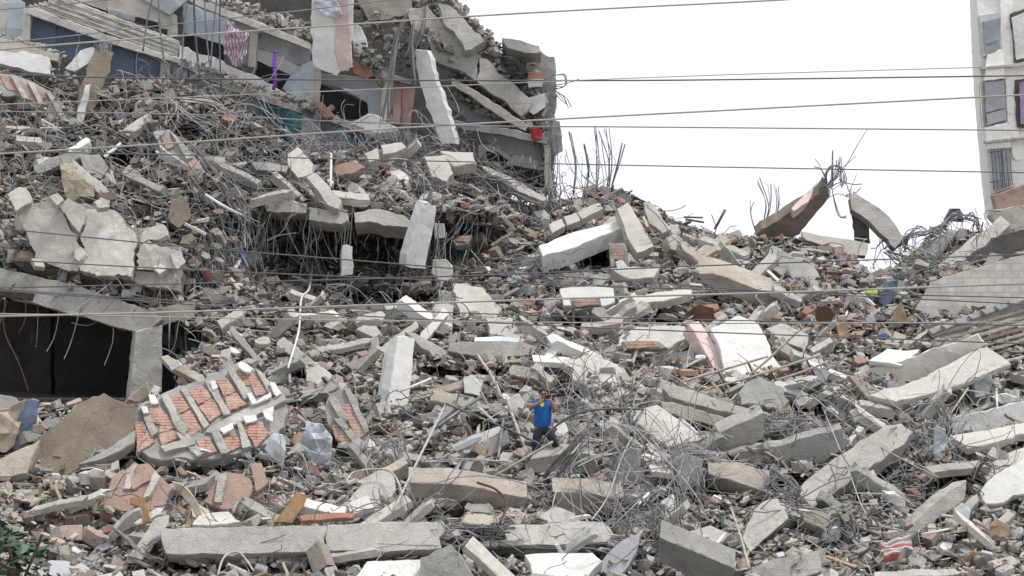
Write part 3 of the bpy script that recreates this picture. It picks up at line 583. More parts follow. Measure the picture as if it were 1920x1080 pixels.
slab('grey shadowed slab end below the slab with exposed bricks', 'concrete_grey', [(1215, 672), (1298, 655), (1302, 672), (1250, 695)], thick=.4, b=.2, off=.6)
slab('cream slab tilted right of the huge white slab', 'concrete_pale', [(1437, 617), (1467, 606), (1516, 628), (1512, 655), (1470, 640)], [(2, 5, .5)], thick=.35, b=1.0, off=1.0)
slab('ribbed slab end with bars curling off its top right, above the caged beam', 'concrete_grey', [(1492, 724), (1540, 690), (1556, 699), (1548, 715), (1512, 733)], [(1, 7, .7, dict(curl=1.2))], thick=.3, b=.4, off=1.2, rough=.05)
slab('small white board lying on the big L shaped panel', 'plaster', [(1630, 676), (1664, 655), (1723, 655), (1688, 684)], thick=.12, b=1.5, off=1.6)
slab('big pale L shaped wall panel, its upright face at the right side', 'plaster_cream', [(1598, 716), (1604, 702), (1720, 668), (1832, 629), (1850, 645), (1790, 680), (1680, 735), (1625, 738)], thick=.2, b=-.05, a=-.25, off=1.0, rough=.03)
slab('pale ledge of the L shaped wall panel lying in front of its upright face', 'concrete_pale', [(1630, 742), (1720, 712), (1800, 672), (1846, 646), (1894, 681), (1795, 722), (1680, 752)], thick=.15, b=1.7, off=1.9, rough=.03)
slab('narrow ribbed piece sloping down right below the L shaped panel', 'concrete_tan', [(1590, 702), (1600, 706), (1645, 745), (1635, 755)], thick=.3, b=.4, off=1.3)
beam('upper of two parallel lintels stacked right of the fan of bars', 'concrete', [(1243, 728), (1252, 718), (1330, 742), (1412, 768), (1398, 780), (1330, 765), (1258, 744)], [(2, 3, .4)], thick=.3, b=.9, off=1.2, rough=.02)
beam('lower of two parallel lintels stacked right of the fan of bars', 'concrete_tan', [(1240, 752), (1262, 755), (1372, 787), (1352, 800), (1290, 785), (1245, 768)], thick=.4, b=.3, off=1.0, rough=.02)
slab('ribbed grey block tilted on end right of the parallel lintels', 'concrete_grey', [(1385, 737), (1398, 716), (1425, 708), (1470, 728), (1479, 752), (1464, 768), (1425, 757), (1392, 757)], thick=.4, b=.6, off=1.5, rough=.04)
beam('pale beam pointing down to the right from the fan of bars', 'concrete_pale', [(1186, 786), (1192, 770), (1233, 759), (1275, 790), (1316, 822), (1298, 832), (1252, 836)], [(5, 8, .8, dict(curl=1.0))], thick=.45, b=1.0, a=.2, off=1.4, jag={5: .08})
beam('short thick beam rising to the right with a cage of bars on its end', 'concrete', [(1349, 812), (1390, 793), (1432, 774), (1431, 822), (1392, 842), (1352, 853)], [(5, 8, .5, dict(curl=1.0)), (2, 9, .9, dict(curl=.3, droop=.1))], thick=.5, b=-.45, a=.2, off=1.3, jag={5: .1})
beam('long low beam running right behind the big cracked diagonal beam', 'concrete_grey', [(1367, 853), (1467, 835), (1530, 815), (1580, 803), (1594, 828), (1543, 867), (1493, 881), (1413, 868)], [(3, 7, .7, dict(curl=1.2))], thick=.5, b=-.2, off=.9, rough=.03, jag={3: .1})
beam('biggest diagonal beam, cracked and bent, at the lower right', 'concrete', [(1500, 915), (1508, 903), (1560, 862), (1612, 828), (1662, 797), (1690, 793), (1708, 808), (1694, 832), (1640, 868), (1590, 905), (1523, 952), (1508, 935)], [(5, 7, .9, dict(curl=1.2)), (11, 7, .7, dict(curl=1.0)), (10, 4, .5)], thick=.55, b=1.0, a=.15, off=1.6, jag={11: .1, 6: .08}, rough=.02)
beam('pale ribbed beam at the right rising towards the white wall remains', 'concrete', [(1712, 1004), (1708, 985), (1767, 930), (1812, 902), (1808, 935), (1765, 967)], [(0, 6, .5, dict(curl=1))], thick=.5, b=.15, a=.5, off=1.1, rough=.02)
slab('narrow pale ledge just right of the pale ribbed beam', 'concrete_pale', [(1765, 985), (1810, 945), (1832, 925), (1835, 938), (1795, 985)], thick=.3, b=.6, off=.9)
beam('short beam standing aslant in the gravel left of the biggest diagonal beam', 'concrete_pale', [(1393, 1008), (1415, 960), (1432, 940), (1455, 931), (1478, 970), (1440, 1004), (1407, 1034)], [(3, 8, .8, dict(curl=1.1))], thick=.5, b=.6, a=.2, off=1.4, jag={3: .1})
beam('small pale beam stub under the lower end of the biggest diagonal beam', 'concrete_tan', [(1503, 960), (1530, 957), (1566, 970), (1568, 1000), (1535, 988), (1509, 976)], [(2, 8, .8, dict(curl=1.2))], thick=.4, b=.6, off=1.2, jag={2: .08})
beam('pale beam with brown side pointing right below the caged beam', 'concrete_tan', [(1327, 868), (1385, 868), (1441, 884), (1437, 921), (1385, 905), (1330, 888)], [(2, 5, .5), (5, 6, .8, dict(curl=.8))], thick=.5, b=.9, off=1.1, jag={2: .08})
slab('grey block wrapped in bars left of the pale beam with brown side', 'concrete_grey', [(1268, 870), (1290, 850), (1318, 862), (1316, 905), (1285, 920), (1270, 900)], thick=.4, b=.1, a=.4, off=1.3, rough=.05)
slab('white wall remains lying at the right edge', 'plaster', [(1780, 783), (1850, 770), (1925, 752), (1925, 792), (1850, 805), (1783, 816)], thick=.2, b=.1, off=.9, rough=.03)
slab('tan ledge running under the white wall remains at the right edge', 'plaster_cream', [(1783, 817), (1850, 806), (1925, 793), (1925, 812), (1870, 828), (1815, 839)], thick=.2, b=1.6, off=1.6, rough=.02)
slab('white rounded panel at the right edge below the wall remains', 'plaster', [(1838, 925), (1860, 895), (1925, 858), (1925, 925), (1880, 940), (1850, 945)], thick=.2, b=.9, off=1.0, rough=.04)
slab('pale slab sloping beyond the rounded white panel', 'concrete_pale', [(1838, 880), (1880, 855), (1925, 835), (1925, 860), (1870, 885), (1850, 900)], thick=.2, b=1.5, off=.8)
slab('white sheet sticking out below the orange drum', 'plaster', [(1240, 940), (1262, 925), (1268, 950), (1246, 965)], thick=.2, b=.5, off=.8)
# pieces around the man and the middle left
slab('large pale triangular slab left of the man, blue strip on its edge', 'concrete_pale', [(845, 835), (880, 818), (938, 797), (942, 808), (900, 830), (855, 845)], thick=.3, b=.8, off=1.0)
slab('grey sheet under the slab with the blue strip', 'concrete_grey', [(850, 848), (905, 832), (950, 805), (955, 830), (915, 862), (870, 862)], thick=.2, b=.5, off=.6)
slab('white chunk left of the man at chest height', 'plaster', [(955, 748), (972, 738), (983, 755), (978, 772), (958, 775)], thick=.35, b=.2, off=1.0, rough=.04)
slab('white slab piece right behind the hip of the man', 'plaster', [(1040, 795), (1060, 792), (1066, 808), (1045, 825), (1036, 812)], thick=.25, b=.5, off=.9)
slab('tall pale shard standing behind the caged bars left of the white column', 'concrete_pale', [(870, 705), (905, 712), (902, 740), (880, 742)], thick=.3, b=.3, off=.9, rough=.05)
slab('upright white shard between the beam with blue paint and the man', 'plaster', [(868, 710), (884, 702), (902, 722), (900, 742), (872, 735)], thick=.2, b=.2, off=1.2, rough=.05)
slab('pale slab leaning left of the tall white column foot', 'concrete_pale', [(570, 690), (600, 685), (625, 705), (600, 722), (575, 712)], thick=.25, b=.9, off=.8)
slab('small tabletop shaped slab above the tall white column', 'concrete_pale', [(668, 618), (680, 610), (705, 610), (718, 628), (700, 632)], thick=.25, b=.9, off=1.0)
slab('little upright block left of the tall white column top', 'plaster_cream', [(695, 636), (708, 632), (709, 662), (698, 665)], thick=.25, off=1.2)
slab('grey wedge below the little upright block', 'concrete_grey', [(648, 682), (690, 665), (708, 668), (690, 680), (660, 692)], thick=.3, b=.3, off=1.0)
slab('pale leaning slab at the foot of the long bent rod', 'concrete_pale', [(640, 950), (700, 890), (735, 885), (742, 920), (690, 978), (650, 978)], thick=.25, b=.9, off=.8, rough=.06)
slab('white shard lying flat below the pale leaning slab', 'plaster', [(650, 945), (690, 930), (700, 950), (660, 965)], thick=.15, b=1.2, off=1.2)
slab('white plaster sheet right of the orange board on the longest beam', 'plaster_cream', [(375, 965), (430, 960), (450, 978), (400, 984), (360, 984)], thick=.15, b=1.8, off=1.2)
slab('pale wedge standing in front of the ring of curled bars', 'concrete_pale', [(1000, 975), (1040, 950), (1075, 962), (1090, 978), (1020, 980)], thick=.3, b=.9, off=.9)
slab('slanted grey slab at the bottom below the curled bars', 'plaster_grey', [(1120, 1060), (1165, 1015), (1200, 1000), (1190, 1040), (1150, 1090)], thick=.3, b=.5, off=1.0)
slab('brown underside slab between the rubble left of the cracked beam', 'concrete_grey', [(560, 1000), (600, 995), (605, 1010), (570, 1015)], thick=.3, b=.5, off=.5)
# upper left chunks on the debris slope
slab('pale block tipped on its end high in the middle, trailing bars', 'plaster_cream', [(541, 290), (559, 276), (588, 308), (583, 326), (560, 332), (545, 318)], [(3, 8, 1.0)], thick=.4, b=.5, off=2.2)
beam('narrow beam sloping down right under the tipped pale block', 'concrete_pale', [(575, 332), (592, 324), (640, 376), (634, 390), (620, 388)], thick=.35, b=.6, off=2.0)
slab('pale block with broken bar end under the white leaning column', 'plaster_cream', [(795, 293), (832, 291), (850, 325), (838, 340), (812, 332)], [(3, 7, .7)], thick=.5, b=.6, off=2.0, jag={3: .1})
slab('cream block lying right behind the block with the broken bar end', 'plaster_cream', [(825, 283), (886, 287), (893, 306), (850, 312)], thick=.4, b=.9, off=2.2)
slab('first of two small cream slabs left of the leaning white column foot', 'plaster_cream', [(684, 287), (708, 278), (711, 298), (692, 303)], thick=.35, b=.5, off=2.0)
slab('second, flatter of two small cream slabs left of the leaning white column foot', 'plaster_cream', [(714, 272), (752, 266), (762, 275), (740, 286), (718, 288)], thick=.35, b=.8, off=2.0)
slab('thin slab sloping down right below the lowest room of the block', 'concrete_pale', [(897, 309), (915, 312), (972, 340), (1025, 371), (1020, 378), (970, 358)], thick=.3, b=.9, Y=78.2, rough=.04)
slab('pale ribbed slab piece at the left of the slope', 'concrete_grey', [(470, 303), (500, 303), (540, 312), (535, 322), (480, 318)], thick=.3, b=.5, off=1.6, rough=.05)
slab('hollow brick slab edge lying under the small cream slabs', 'clay_dusty', [(628, 310), (660, 303), (685, 312), (660, 326), (630, 326)], thick=.3, b=.6, off=1.4, rough=.05)
slab('rounded concrete lump in the upper left debris', 'concrete_grey', [(150, 292), (185, 290), (203, 315), (190, 336), (160, 330)], thick=.5, b=.4, off=1.0, rough=.08)
slab('brown and grey boulder above the cracked facade slab', 'concrete_brown', [(314, 408), (322, 375), (340, 366), (356, 385), (357, 408), (335, 427)], thick=.5, b=.3, a=.2, off=1.2, rough=.08)
slab('cream crumpled foam mattress lump above the cracked facade slab', 'foam', [(112, 308), (135, 303), (150, 330), (175, 348), (178, 368), (150, 366), (128, 383), (118, 352)], thick=.4, b=.4, off=1.2, rough=.1, lump=.14, name='foam_lump', cat='mattress')
slab('broken pillar with brushy top end leaning in the upper left', 'concrete_brown', [(178, 98), (213, 97), (205, 135), (168, 215), (155, 246), (138, 225), (150, 165)], [(0, 10, .5, dict(droop=-.2, curl=.4))], thick=.5, b=.2, a=.25, Y=75, rough=.05)
slab('white and pale strip of frame lying on the broken pillar', 'plaster', [(160, 160), (168, 158), (160, 205), (150, 245), (142, 240), (145, 208)], thick=.1, Y=74.2)
slab('brown trough shaped slab tipped over left of the broken pillar', 'concrete_tan', [(58, 232), (90, 240), (140, 245), (150, 238), (128, 275), (100, 262), (68, 250)], thick=.25, b=-.4, Y=74)
slab('round blunt column foot under the brown trough slab', 'concrete_dark', [(20, 195), (75, 195), (80, 215), (50, 232), (30, 220)], thick=.4, Y=74.5)
slab('white hanging balcony sheet at the left edge', 'plaster', [(-20, 95), (40, 97), (90, 108), (92, 138), (50, 132), (-20, 115)], thick=.3, b=.3, Y=76, rough=.05)
slab('pale beam sloping down right at the upper left edge', 'concrete_tan', [(-20, 62), (40, 82), (110, 104), (108, 115), (40, 100), (-20, 88)], thick=.4, b=.4, Y=76.5)
slab('curled white board right of the sloping pale beam', 'plaster', [(122, 128), (150, 95), (172, 88), (180, 92), (165, 118), (140, 133)], thick=.15, b=.3, Y=75.5, rough=.04)
# --- facade slab at the left with the garage below
FG = 'cracked pieces of the sagging facade slab'
for lab, poly in (('largest left piece of the sagging cracked facade slab', [(34, 396), (58, 384), (84, 378), (104, 384), (118, 400), (128, 420), (140, 438), (143, 452), (150, 462), (142, 484), (146, 508), (105, 500), (66, 488), (58, 460), (46, 430)]),
                  ('widest middle piece of the sagging cracked facade slab', [(150, 446), (160, 424), (163, 394), (190, 390), (216, 394), (232, 412), (242, 428), (256, 442), (258, 456), (252, 468), (250, 486), (252, 500), (248, 518), (200, 516), (152, 508), (146, 486), (156, 464)]),
                  ('upper right pointed piece of the sagging cracked facade slab', [(256, 478), (262, 462), (280, 452), (300, 462), (330, 470), (332, 488), (328, 502), (290, 506), (256, 504), (255, 490)]),
                  ('lowest right piece of the sagging cracked facade slab', [(254, 508), (290, 510), (328, 506), (326, 524), (316, 540), (280, 537), (252, 528)]),
                  ('loose flake over the pointed piece of the facade slab', [(262, 446), (270, 432), (288, 424), (312, 427), (314, 440), (296, 450), (280, 449), (264, 456)]),
                  ('small upper left piece of the sagging cracked facade slab', [(14, 364), (28, 352), (48, 350), (60, 374), (48, 384), (30, 396)]),
                  ('narrow upper piece between the two big pieces of the facade slab', [(106, 384), (128, 372), (158, 388), (157, 418), (148, 436), (134, 420), (122, 400)])):
    tag(slab(lab, 'plaster_cream', poly, thick=.4, b=.25+random.uniform(-.12, .12), a=random.uniform(-.1, .1), Y=68.2+random.uniform(-.14, .12), rough=.05, bulge=.0, step=.12, lump=.05), group=FG)
for lab, poly in (('flat flake at the top edge of the widest facade piece', [(176, 378), (190, 370), (206, 376), (204, 388), (186, 390)]), ('cracked flake hanging right of the pointed facade piece', [(320, 478), (338, 470), (348, 490), (334, 505), (326, 496)]),
                  ('small crumbled flake below the pointed facade piece', [(286, 500), (300, 496), (312, 504), (300, 514)]), ('small flake in the crack between the two biggest facade pieces', [(140, 470), (152, 462), (158, 476), (148, 490), (140, 484)]),
                  ('lower left crumb of the sagging facade slab', [(60, 484), (78, 486), (84, 500), (66, 498)]), ('flake tipped up at the top of the largest left facade piece', [(92, 368), (108, 362), (120, 374), (108, 384)])):
    tag(slab(lab, random.choice(['plaster_cream', 'concrete_grey', 'concrete_pale']), poly, thick=.25, b=.5, a=random.uniform(-.5, .5), Y=67.9, rough=.05, step=.12), group=FG)
tag(slab('shadowed tiled underside of the sagging facade slab', 'shaded_tiles', [(20, 488), (60, 489), (140, 512), (250, 532), (322, 545), (330, 560), (280, 558), (140, 535), (50, 512)], thick=.3, b=-.9, Y=68.5, rough=.04), group=None)
slab('rough grey core of the sagging floor behind the cracked facade pieces', 'concrete_grey', [(30, 400), (90, 376), (170, 385), (260, 430), (335, 462), (335, 545), (250, 540), (140, 518), (60, 495)], thick=.8, b=.2, Y=68.75, rough=.1)
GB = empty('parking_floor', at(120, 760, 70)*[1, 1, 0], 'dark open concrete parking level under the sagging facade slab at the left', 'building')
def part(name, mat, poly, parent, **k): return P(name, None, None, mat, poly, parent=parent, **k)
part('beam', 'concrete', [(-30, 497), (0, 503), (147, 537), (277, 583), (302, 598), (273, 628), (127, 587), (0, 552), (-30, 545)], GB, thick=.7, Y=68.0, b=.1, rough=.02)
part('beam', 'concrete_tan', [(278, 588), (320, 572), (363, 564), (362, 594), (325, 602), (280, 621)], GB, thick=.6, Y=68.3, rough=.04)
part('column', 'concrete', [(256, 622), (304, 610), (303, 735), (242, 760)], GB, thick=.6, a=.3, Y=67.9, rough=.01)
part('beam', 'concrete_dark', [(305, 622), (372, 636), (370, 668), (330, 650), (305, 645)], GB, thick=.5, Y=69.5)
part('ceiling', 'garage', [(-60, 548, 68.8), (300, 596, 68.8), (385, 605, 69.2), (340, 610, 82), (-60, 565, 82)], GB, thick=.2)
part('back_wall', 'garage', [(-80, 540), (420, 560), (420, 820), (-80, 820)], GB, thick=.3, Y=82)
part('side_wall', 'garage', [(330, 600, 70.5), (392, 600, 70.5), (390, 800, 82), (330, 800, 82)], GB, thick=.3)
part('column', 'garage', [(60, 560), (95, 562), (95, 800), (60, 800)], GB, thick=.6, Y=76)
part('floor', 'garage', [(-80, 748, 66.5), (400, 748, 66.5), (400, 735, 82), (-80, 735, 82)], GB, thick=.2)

# curved brown concrete sheet and the big hollow block roof panel
slab('large curved brown concrete sheet tipped up at the left', 'concrete_brown', [(48, 888), (62, 848), (80, 816), (130, 775), (195, 738), (258, 765), (250, 808), (190, 850), (118, 894), (90, 902)], thick=.22, b=.35, a=.25, off=1.6, rough=.03, jag={3: .08})
slab('pale rim slab left of the curved brown sheet', 'concrete_tan', [(-20, 892), (-20, 868), (20, 850), (62, 832), (75, 822), (50, 886), (20, 892)], thick=.25, b=.9, off=1.3, rough=.04)
slab('grey ledge along the lower right of the curved brown sheet', 'concrete_grey', [(148, 870), (200, 842), (254, 806), (250, 828), (225, 845), (190, 862)], thick=.3, b=1.0, off=1.2)
slab('grey slab at the left edge behind the denim', 'concrete_grey', [(-20, 735), (30, 745), (40, 758), (0, 775), (-20, 775)], thick=.2, b=.8, off=1.3)
def block_panel(name, label, cat, outline, cells, ribs, caps, thick=.3, b=.6, a=.0, off=1.4, Y=None, clay='louver_clay', base='concrete'):
    root = P(name, label, cat, 'clay_dusty' if base == 'clay' else 'concrete_grey', outline, thick=thick, b=b, a=a, off=off, Y=Y, rough=.06)
    inf = o_info[root.name]; P0 = inf['P0']; n = inf['n']
    def on(poly, lift):
        # depth of the panel's plane at a photo position, lifted towards the viewer
        o = np.array([0, 0, CAMZ]); res = []
        for x, y in poly:
            d = np.array([(x-CX)/F, 1, (CY-y)/F]); t = (n @ (P0-n*lift-o))/(n @ d); res.append((x, y, t))
        return res
    for c in cells: P('hollow_brick', None, None, clay, on(c, .03+random.random()*.06), parent=root, thick=.14, rough=.04, step=.15)
    for r in ribs:
        P('mortar_rib', None, None, 'concrete', on(r, .08+random.random()*.05), parent=root, thick=.2, rough=.055, step=.12, lump=.06)
    for c in caps: P('plaster_patch', None, None, 'plaster', on(c, .19), parent=root, thick=.06, rough=.04, step=.15)
    return root
block_panel('fallen_roof_piece', 'big tilted roof panel with orange hollow bricks between grey mortar ribs', 'roof panel',
    [(252, 800), (262, 757), (305, 738), (380, 712), (450, 680), (480, 690), (527, 738), (538, 765), (530, 800), (505, 832), (440, 850), (385, 858), (300, 862), (262, 845)],
    [[(280, 758), (300, 760), (315, 780), (300, 795), (280, 785)], [(300, 795), (316, 780), (330, 802), (292, 813)],
     [(317, 744), (337, 737), (356, 765), (331, 778)], [(334, 782), (358, 768), (379, 803), (357, 818)],
     [(353, 733), (380, 724), (397, 745), (372, 758)], [(373, 762), (399, 747), (418, 773), (393, 791)],
     [(405, 713), (423, 707), (442, 733), (420, 742)], [(421, 745), (443, 735), (462, 757), (430, 771)],
     [(437, 707), (447, 693), (462, 702), (470, 722), (455, 722)], [(462, 702), (478, 698), (501, 737), (480, 743)],
     [(253, 796), (267, 790), (290, 828), (257, 848)], [(450, 797), (470, 785), (480, 800), (460, 812)], [(470, 785), (492, 790), (502, 813), (480, 837), (465, 814)],
     [(413, 822), (443, 813), (458, 832), (427, 848)], [(367, 825), (390, 820), (407, 846), (380, 856)], [(296, 812), (330, 806), (334, 821), (303, 834)]],
    [[(302, 740), (312, 738), (352, 806), (345, 815), (332, 805)], [(338, 728), (348, 728), (392, 795), (383, 803)], [(383, 712), (396, 712), (432, 775), (420, 778)], [(427, 694), (437, 690), (470, 742), (458, 748)],
     [(385, 808), (395, 798), (470, 760), (528, 738), (536, 752), (480, 778), (400, 812)], [(330, 812), (345, 806), (385, 850), (370, 856)], [(398, 815), (410, 808), (430, 848), (415, 852)], [(444, 790), (452, 790), (470, 835), (455, 840)],
     [(262, 762), (274, 764), (296, 812), (284, 818)], [(300, 835), (360, 820), (365, 832), (310, 848)], [(478, 690), (490, 698), (520, 735), (508, 742)]],
    [[(445, 683), (452, 676), (472, 690), (468, 697), (455, 695)], [(463, 738), (470, 736), (480, 752), (508, 735), (508, 744), (474, 757)], [(505, 716), (514, 718), (526, 736), (518, 742)], [(413, 803), (436, 793), (438, 803), (420, 812)],
     [(455, 782), (480, 778), (482, 787), (462, 792)], [(265, 762), (275, 762), (280, 773), (270, 776)], [(278, 740), (288, 740), (298, 755), (284, 756)], [(394, 714), (402, 712), (408, 725), (400, 730)], [(492, 770), (512, 762), (510, 790), (500, 785)]], b=.9, off=2.2)
block_panel('hollow_block_wall', 'tall block of red hollow bricks leaning left of the white column', 'brick wall',
    [(612, 752), (618, 738), (650, 722), (668, 750), (692, 815), (690, 845), (678, 852), (640, 830), (618, 800)],
    [[(628, 765), (640, 760), (650, 780), (636, 790)], [(640, 760), (655, 755), (688, 812), (672, 822), (650, 785)], [(620, 795), (634, 795), (680, 845), (664, 846), (630, 822)]],
    [[(617, 748), (628, 742), (652, 785), (642, 792)], [(625, 785), (640, 785), (686, 838), (678, 846)], [(645, 728), (655, 728), (692, 808), (684, 812)]], [], b=.5, off=1.6)
block_panel('hollow_block_slab', 'dusty hollow brick slab lying on the rubble at the lower left', 'roof panel',
    [(193, 948), (212, 892), (250, 868), (272, 870), (290, 882), (322, 915), (306, 962), (262, 968), (225, 955)],
    [[(246, 893), (278, 888), (280, 900), (248, 918)], [(288, 912), (318, 918), (304, 958), (280, 955)]],
    [[(238, 885), (256, 870), (244, 915), (232, 915)], [(290, 880), (300, 892), (280, 930), (268, 935)]], [], b=.9, off=1.4, clay='clay_dusty', base='clay')
block_panel('hollow_block_slab', 'dusty ribbed brick slab in the middle of the lower left rubble', 'roof panel',
    [(390, 920), (420, 885), (455, 890), (475, 910), (460, 945), (420, 955), (385, 940)], [[(470, 870), (490, 868), (503, 905), (480, 920)]], [[(410, 890), (425, 888), (415, 940), (402, 940)]], [], b=.8, off=1.3, clay='clay_dusty', base='clay')
block_panel('brick_infill', 'upright piece of red hollow brick in the black opening under the long white beam', 'brick wall',
    [(1142, 457), (1172, 455), (1176, 470), (1180, 502), (1148, 503)], [[(1148, 460), (1168, 460), (1168, 488), (1152, 485)]], [[(1142, 457), (1149, 457), (1152, 500), (1146, 500)]], [[(1155, 492), (1166, 489), (1178, 503), (1158, 503)]], b=.1, off=1.9)
block_panel('brick_infill', 'strip of red bricks showing in the edge of the long white floor strip', 'brick wall', [(1070, 562), (1125, 558), (1127, 572), (1072, 577)], [[(1074, 563), (1122, 560), (1123, 570), (1076, 575)]], [], [], thick=.2, off=1.9, b=.2)
block_panel('brick_infill', 'orange brick patch in the side of the long white plastered beam', 'brick wall', [(1040, 469), (1072, 459), (1074, 468), (1042, 480)], [[(1044, 470), (1070, 461), (1071, 467), (1046, 478)]], [], [], thick=.2, Y=74.6, b=.2)
block_panel('brick_infill', 'flat red brick edge under the flat slab left of the pink beam', 'brick wall', [(1166, 640), (1235, 640), (1250, 652), (1170, 656)], [[(1170, 642), (1226, 642), (1236, 650), (1176, 653)]], [], [], thick=.3, off=1.9, b=.3)
block_panel('hollow_block_slab', 'red ridged brick slab sloping at the upper left edge of the photo', 'roof panel',
    [(-20, 125), (50, 148), (100, 175), (150, 232), (128, 238), (80, 215), (30, 178), (-20, 180)], [[(0, 140), (20, 146), (38, 172), (15, 168)], [(28, 150), (50, 158), (72, 195), (52, 185)], [(62, 165), (82, 175), (108, 210), (88, 205)]],
    [[(20, 140), (30, 143), (52, 185), (42, 183)], [(52, 152), (62, 158), (88, 205), (76, 200)], [(85, 168), (95, 172), (128, 228), (116, 225)]], [], b=.6, Y=74.5, clay='clay_dusty')
block_panel('hollow_block_slab', 'brick and mortar slab sloping down right in the upper left debris', 'roof panel', [(287, 247), (318, 243), (350, 275), (388, 322), (372, 332), (335, 305), (305, 285)],
    [[(300, 252), (315, 250), (325, 275), (312, 280)], [(345, 290), (360, 292), (372, 318), (360, 318)]], [[(318, 245), (328, 252), (360, 295), (350, 298)]], [], b=.6, off=1.3, clay='clay_dusty')
block_panel('hollow_block_slab', 'lone red brick end lying above the rounded lump on bars', 'brick', [(849, 452), (862, 442), (884, 441), (876, 456), (856, 460)], [[(853, 451), (863, 444), (880, 443), (874, 453)]], [], [], b=.5, off=2.0)

# ================================================================ the standing part of the collapsed block, upper left
B = empty('apartment_block', at(500, 560, 84)*[1, 1, 0], 'torn open apartment block with tilted floors and exposed rooms at the upper left', 'building', None)
def bp(name, mat, poly, Y=80.0, thick=.2, rough=.006, **k): return P(name, None, None, mat, poly, parent=B, Y=Y, thick=thick, rough=rough, **k)
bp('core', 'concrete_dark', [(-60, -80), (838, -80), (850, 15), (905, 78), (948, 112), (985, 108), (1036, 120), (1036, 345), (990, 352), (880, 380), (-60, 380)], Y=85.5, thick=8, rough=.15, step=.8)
# leftmost storey
bp('wall', 'plaster_blue', [(-60, -60), (45, 5), (45, 110), (-60, 110)], Y=81.5)
bp('column', 'plaster_cream', [(0, 0), (12, 5), (10, 65), (-2, 65)], Y=79.4)
bp('column', 'plaster_cream', [(45, 15), (58, 20), (55, 80), (40, 78)], Y=78.9)
bp('metal_sheet', 'sheet_blue', [(62, 26), (105, 42), (103, 104), (56, 80)], Y=79.3, thick=.05)
bp('metal_sheet', 'sheet_blue', [(106, 42), (146, 57), (143, 116), (104, 105)], Y=79.35, thick=.05)
bp('metal_sheet', 'sheet_blue', [(147, 57), (184, 70), (181, 120), (144, 117)], Y=79.3, thick=.05)
bp('metal_sheet', 'sheet_blue', [(213, 80), (252, 96), (250, 148), (207, 148)], Y=79.2, thick=.05)
bp('metal_sheet', 'sheet_blue', [(254, 96), (301, 117), (297, 148), (251, 148)], Y=79.25, thick=.05)
bp('column', 'plaster_cream', [(186, 74), (204, 80), (200, 148), (188, 148)], Y=79.0)
bp('column', 'plaster_cream', [(302, 114), (320, 120), (316, 150), (300, 148)], Y=79.1)
bp('window_frame', 'plaster_cream', [(326, 120), (385, 140), (383, 152), (324, 148)], Y=79.2)
bp('window_pane', 'glass_grey', [(331, 126), (352, 133), (351, 148), (331, 147)], Y=79.05, thick=.03)
bp('window_pane', 'glass_grey', [(356, 134), (380, 142), (379, 151), (356, 148)], Y=79.05, thick=.03)
bp('floor_slab', 'concrete_pale', [(52, 14), (60, 13), (200, 66), (345, 112), (343, 121), (196, 78), (50, 25)], Y=78.8, thick=.6)
bp('wall', 'concrete_dark', [(60, -60), (340, -60), (345, 105), (200, 64), (60, 12)], Y=80.6)  # dark sheet added behind the slats, painting the shade of their gaps
# louvre slats above the first sill
for k in range(8):
    t = k/7; x0, y0 = 55+62*t, 8-6*t*0+(-14)*t; x1, y1 = 334+2*t, 104-27*t
    bp('louver_slat', 'concrete_pale', [(x0, y0), (x1, y1), (x1, y1+3.2), (x0, y0+3.2)], Y=79.2+.05*(k % 2), thick=.12, rough=.012)
for k in range(5):
    x = 95+55*k; y = 10+19*k
    bp('louver_post', 'concrete_brown', [(x, y-16), (x+4, y-15), (x+4, y+18), (x, y+17)], Y=79.6, thick=.1)
bp('wall', 'plaster_cream', [(130, -60), (318, -60), (316, 55), (292, 52), (205, 22), (130, -4)], Y=80.2, thick=.15)
bp('window_frame', 'plaster_cream', [(202, 14), (298, 40), (298, 58), (204, 28)], Y=80.1, thick=.1)
bp('window_pane', 'glass_grey', [(206, 18), (250, 30), (250, 40), (207, 26)], Y=79.9, thick=.03)
bp('window_pane', 'void_shade', [(254, 32), (296, 43), (296, 54), (254, 41)], Y=79.9, thick=.03)
# upper room with the curtain
bp('ceiling', 'plaster_grey', [(232, -60), (360, -60), (350, 2), (318, 28), (262, -4)], Y=80.0, thick=.1)
bp('wall', 'plaster_blue', [(318, 28), (345, 6), (400, 25), (472, 52), (468, 100), (330, 66), (316, 60)], Y=81.6)
bp('wall', 'plaster', [(316, 28), (332, 22), (332, 70), (314, 66)], Y=80.6, thick=.2)
bp('wall', 'plaster_grey', [(440, 38), (475, 50), (470, 125), (438, 112)], Y=80.8)
bp('opening', 'void_shade', [(330, 57), (418, 84), (420, 112), (328, 84)], Y=81.2, thick=.1)  # dark panel painting the shade of the opening, no hole cut
bp('floor_slab', 'concrete_pale', [(352, -2), (372, -2), (480, 40), (580, 80), (580, 92), (478, 52), (370, 10)], Y=78.9, thick=.7)
bp('column', 'plaster_cream', [(470, 46), (484, 50), (479, 126), (465, 124)], Y=79.2, thick=.3)
bp('parapet', 'plaster', [(336, 84), (352, 90), (372, 102), (400, 108), (425, 120), (470, 138), (510, 160), (545, 182), (565, 198), (560, 203), (500, 182), (420, 150), (334, 112)], Y=79.0, thick=.3, rough=.05)
bp('floor_slab', 'concrete', [(334, 112), (420, 150), (500, 180), (566, 204), (566, 212), (495, 190), (415, 160), (334, 121)], Y=78.8, thick=.7, rough=.04)
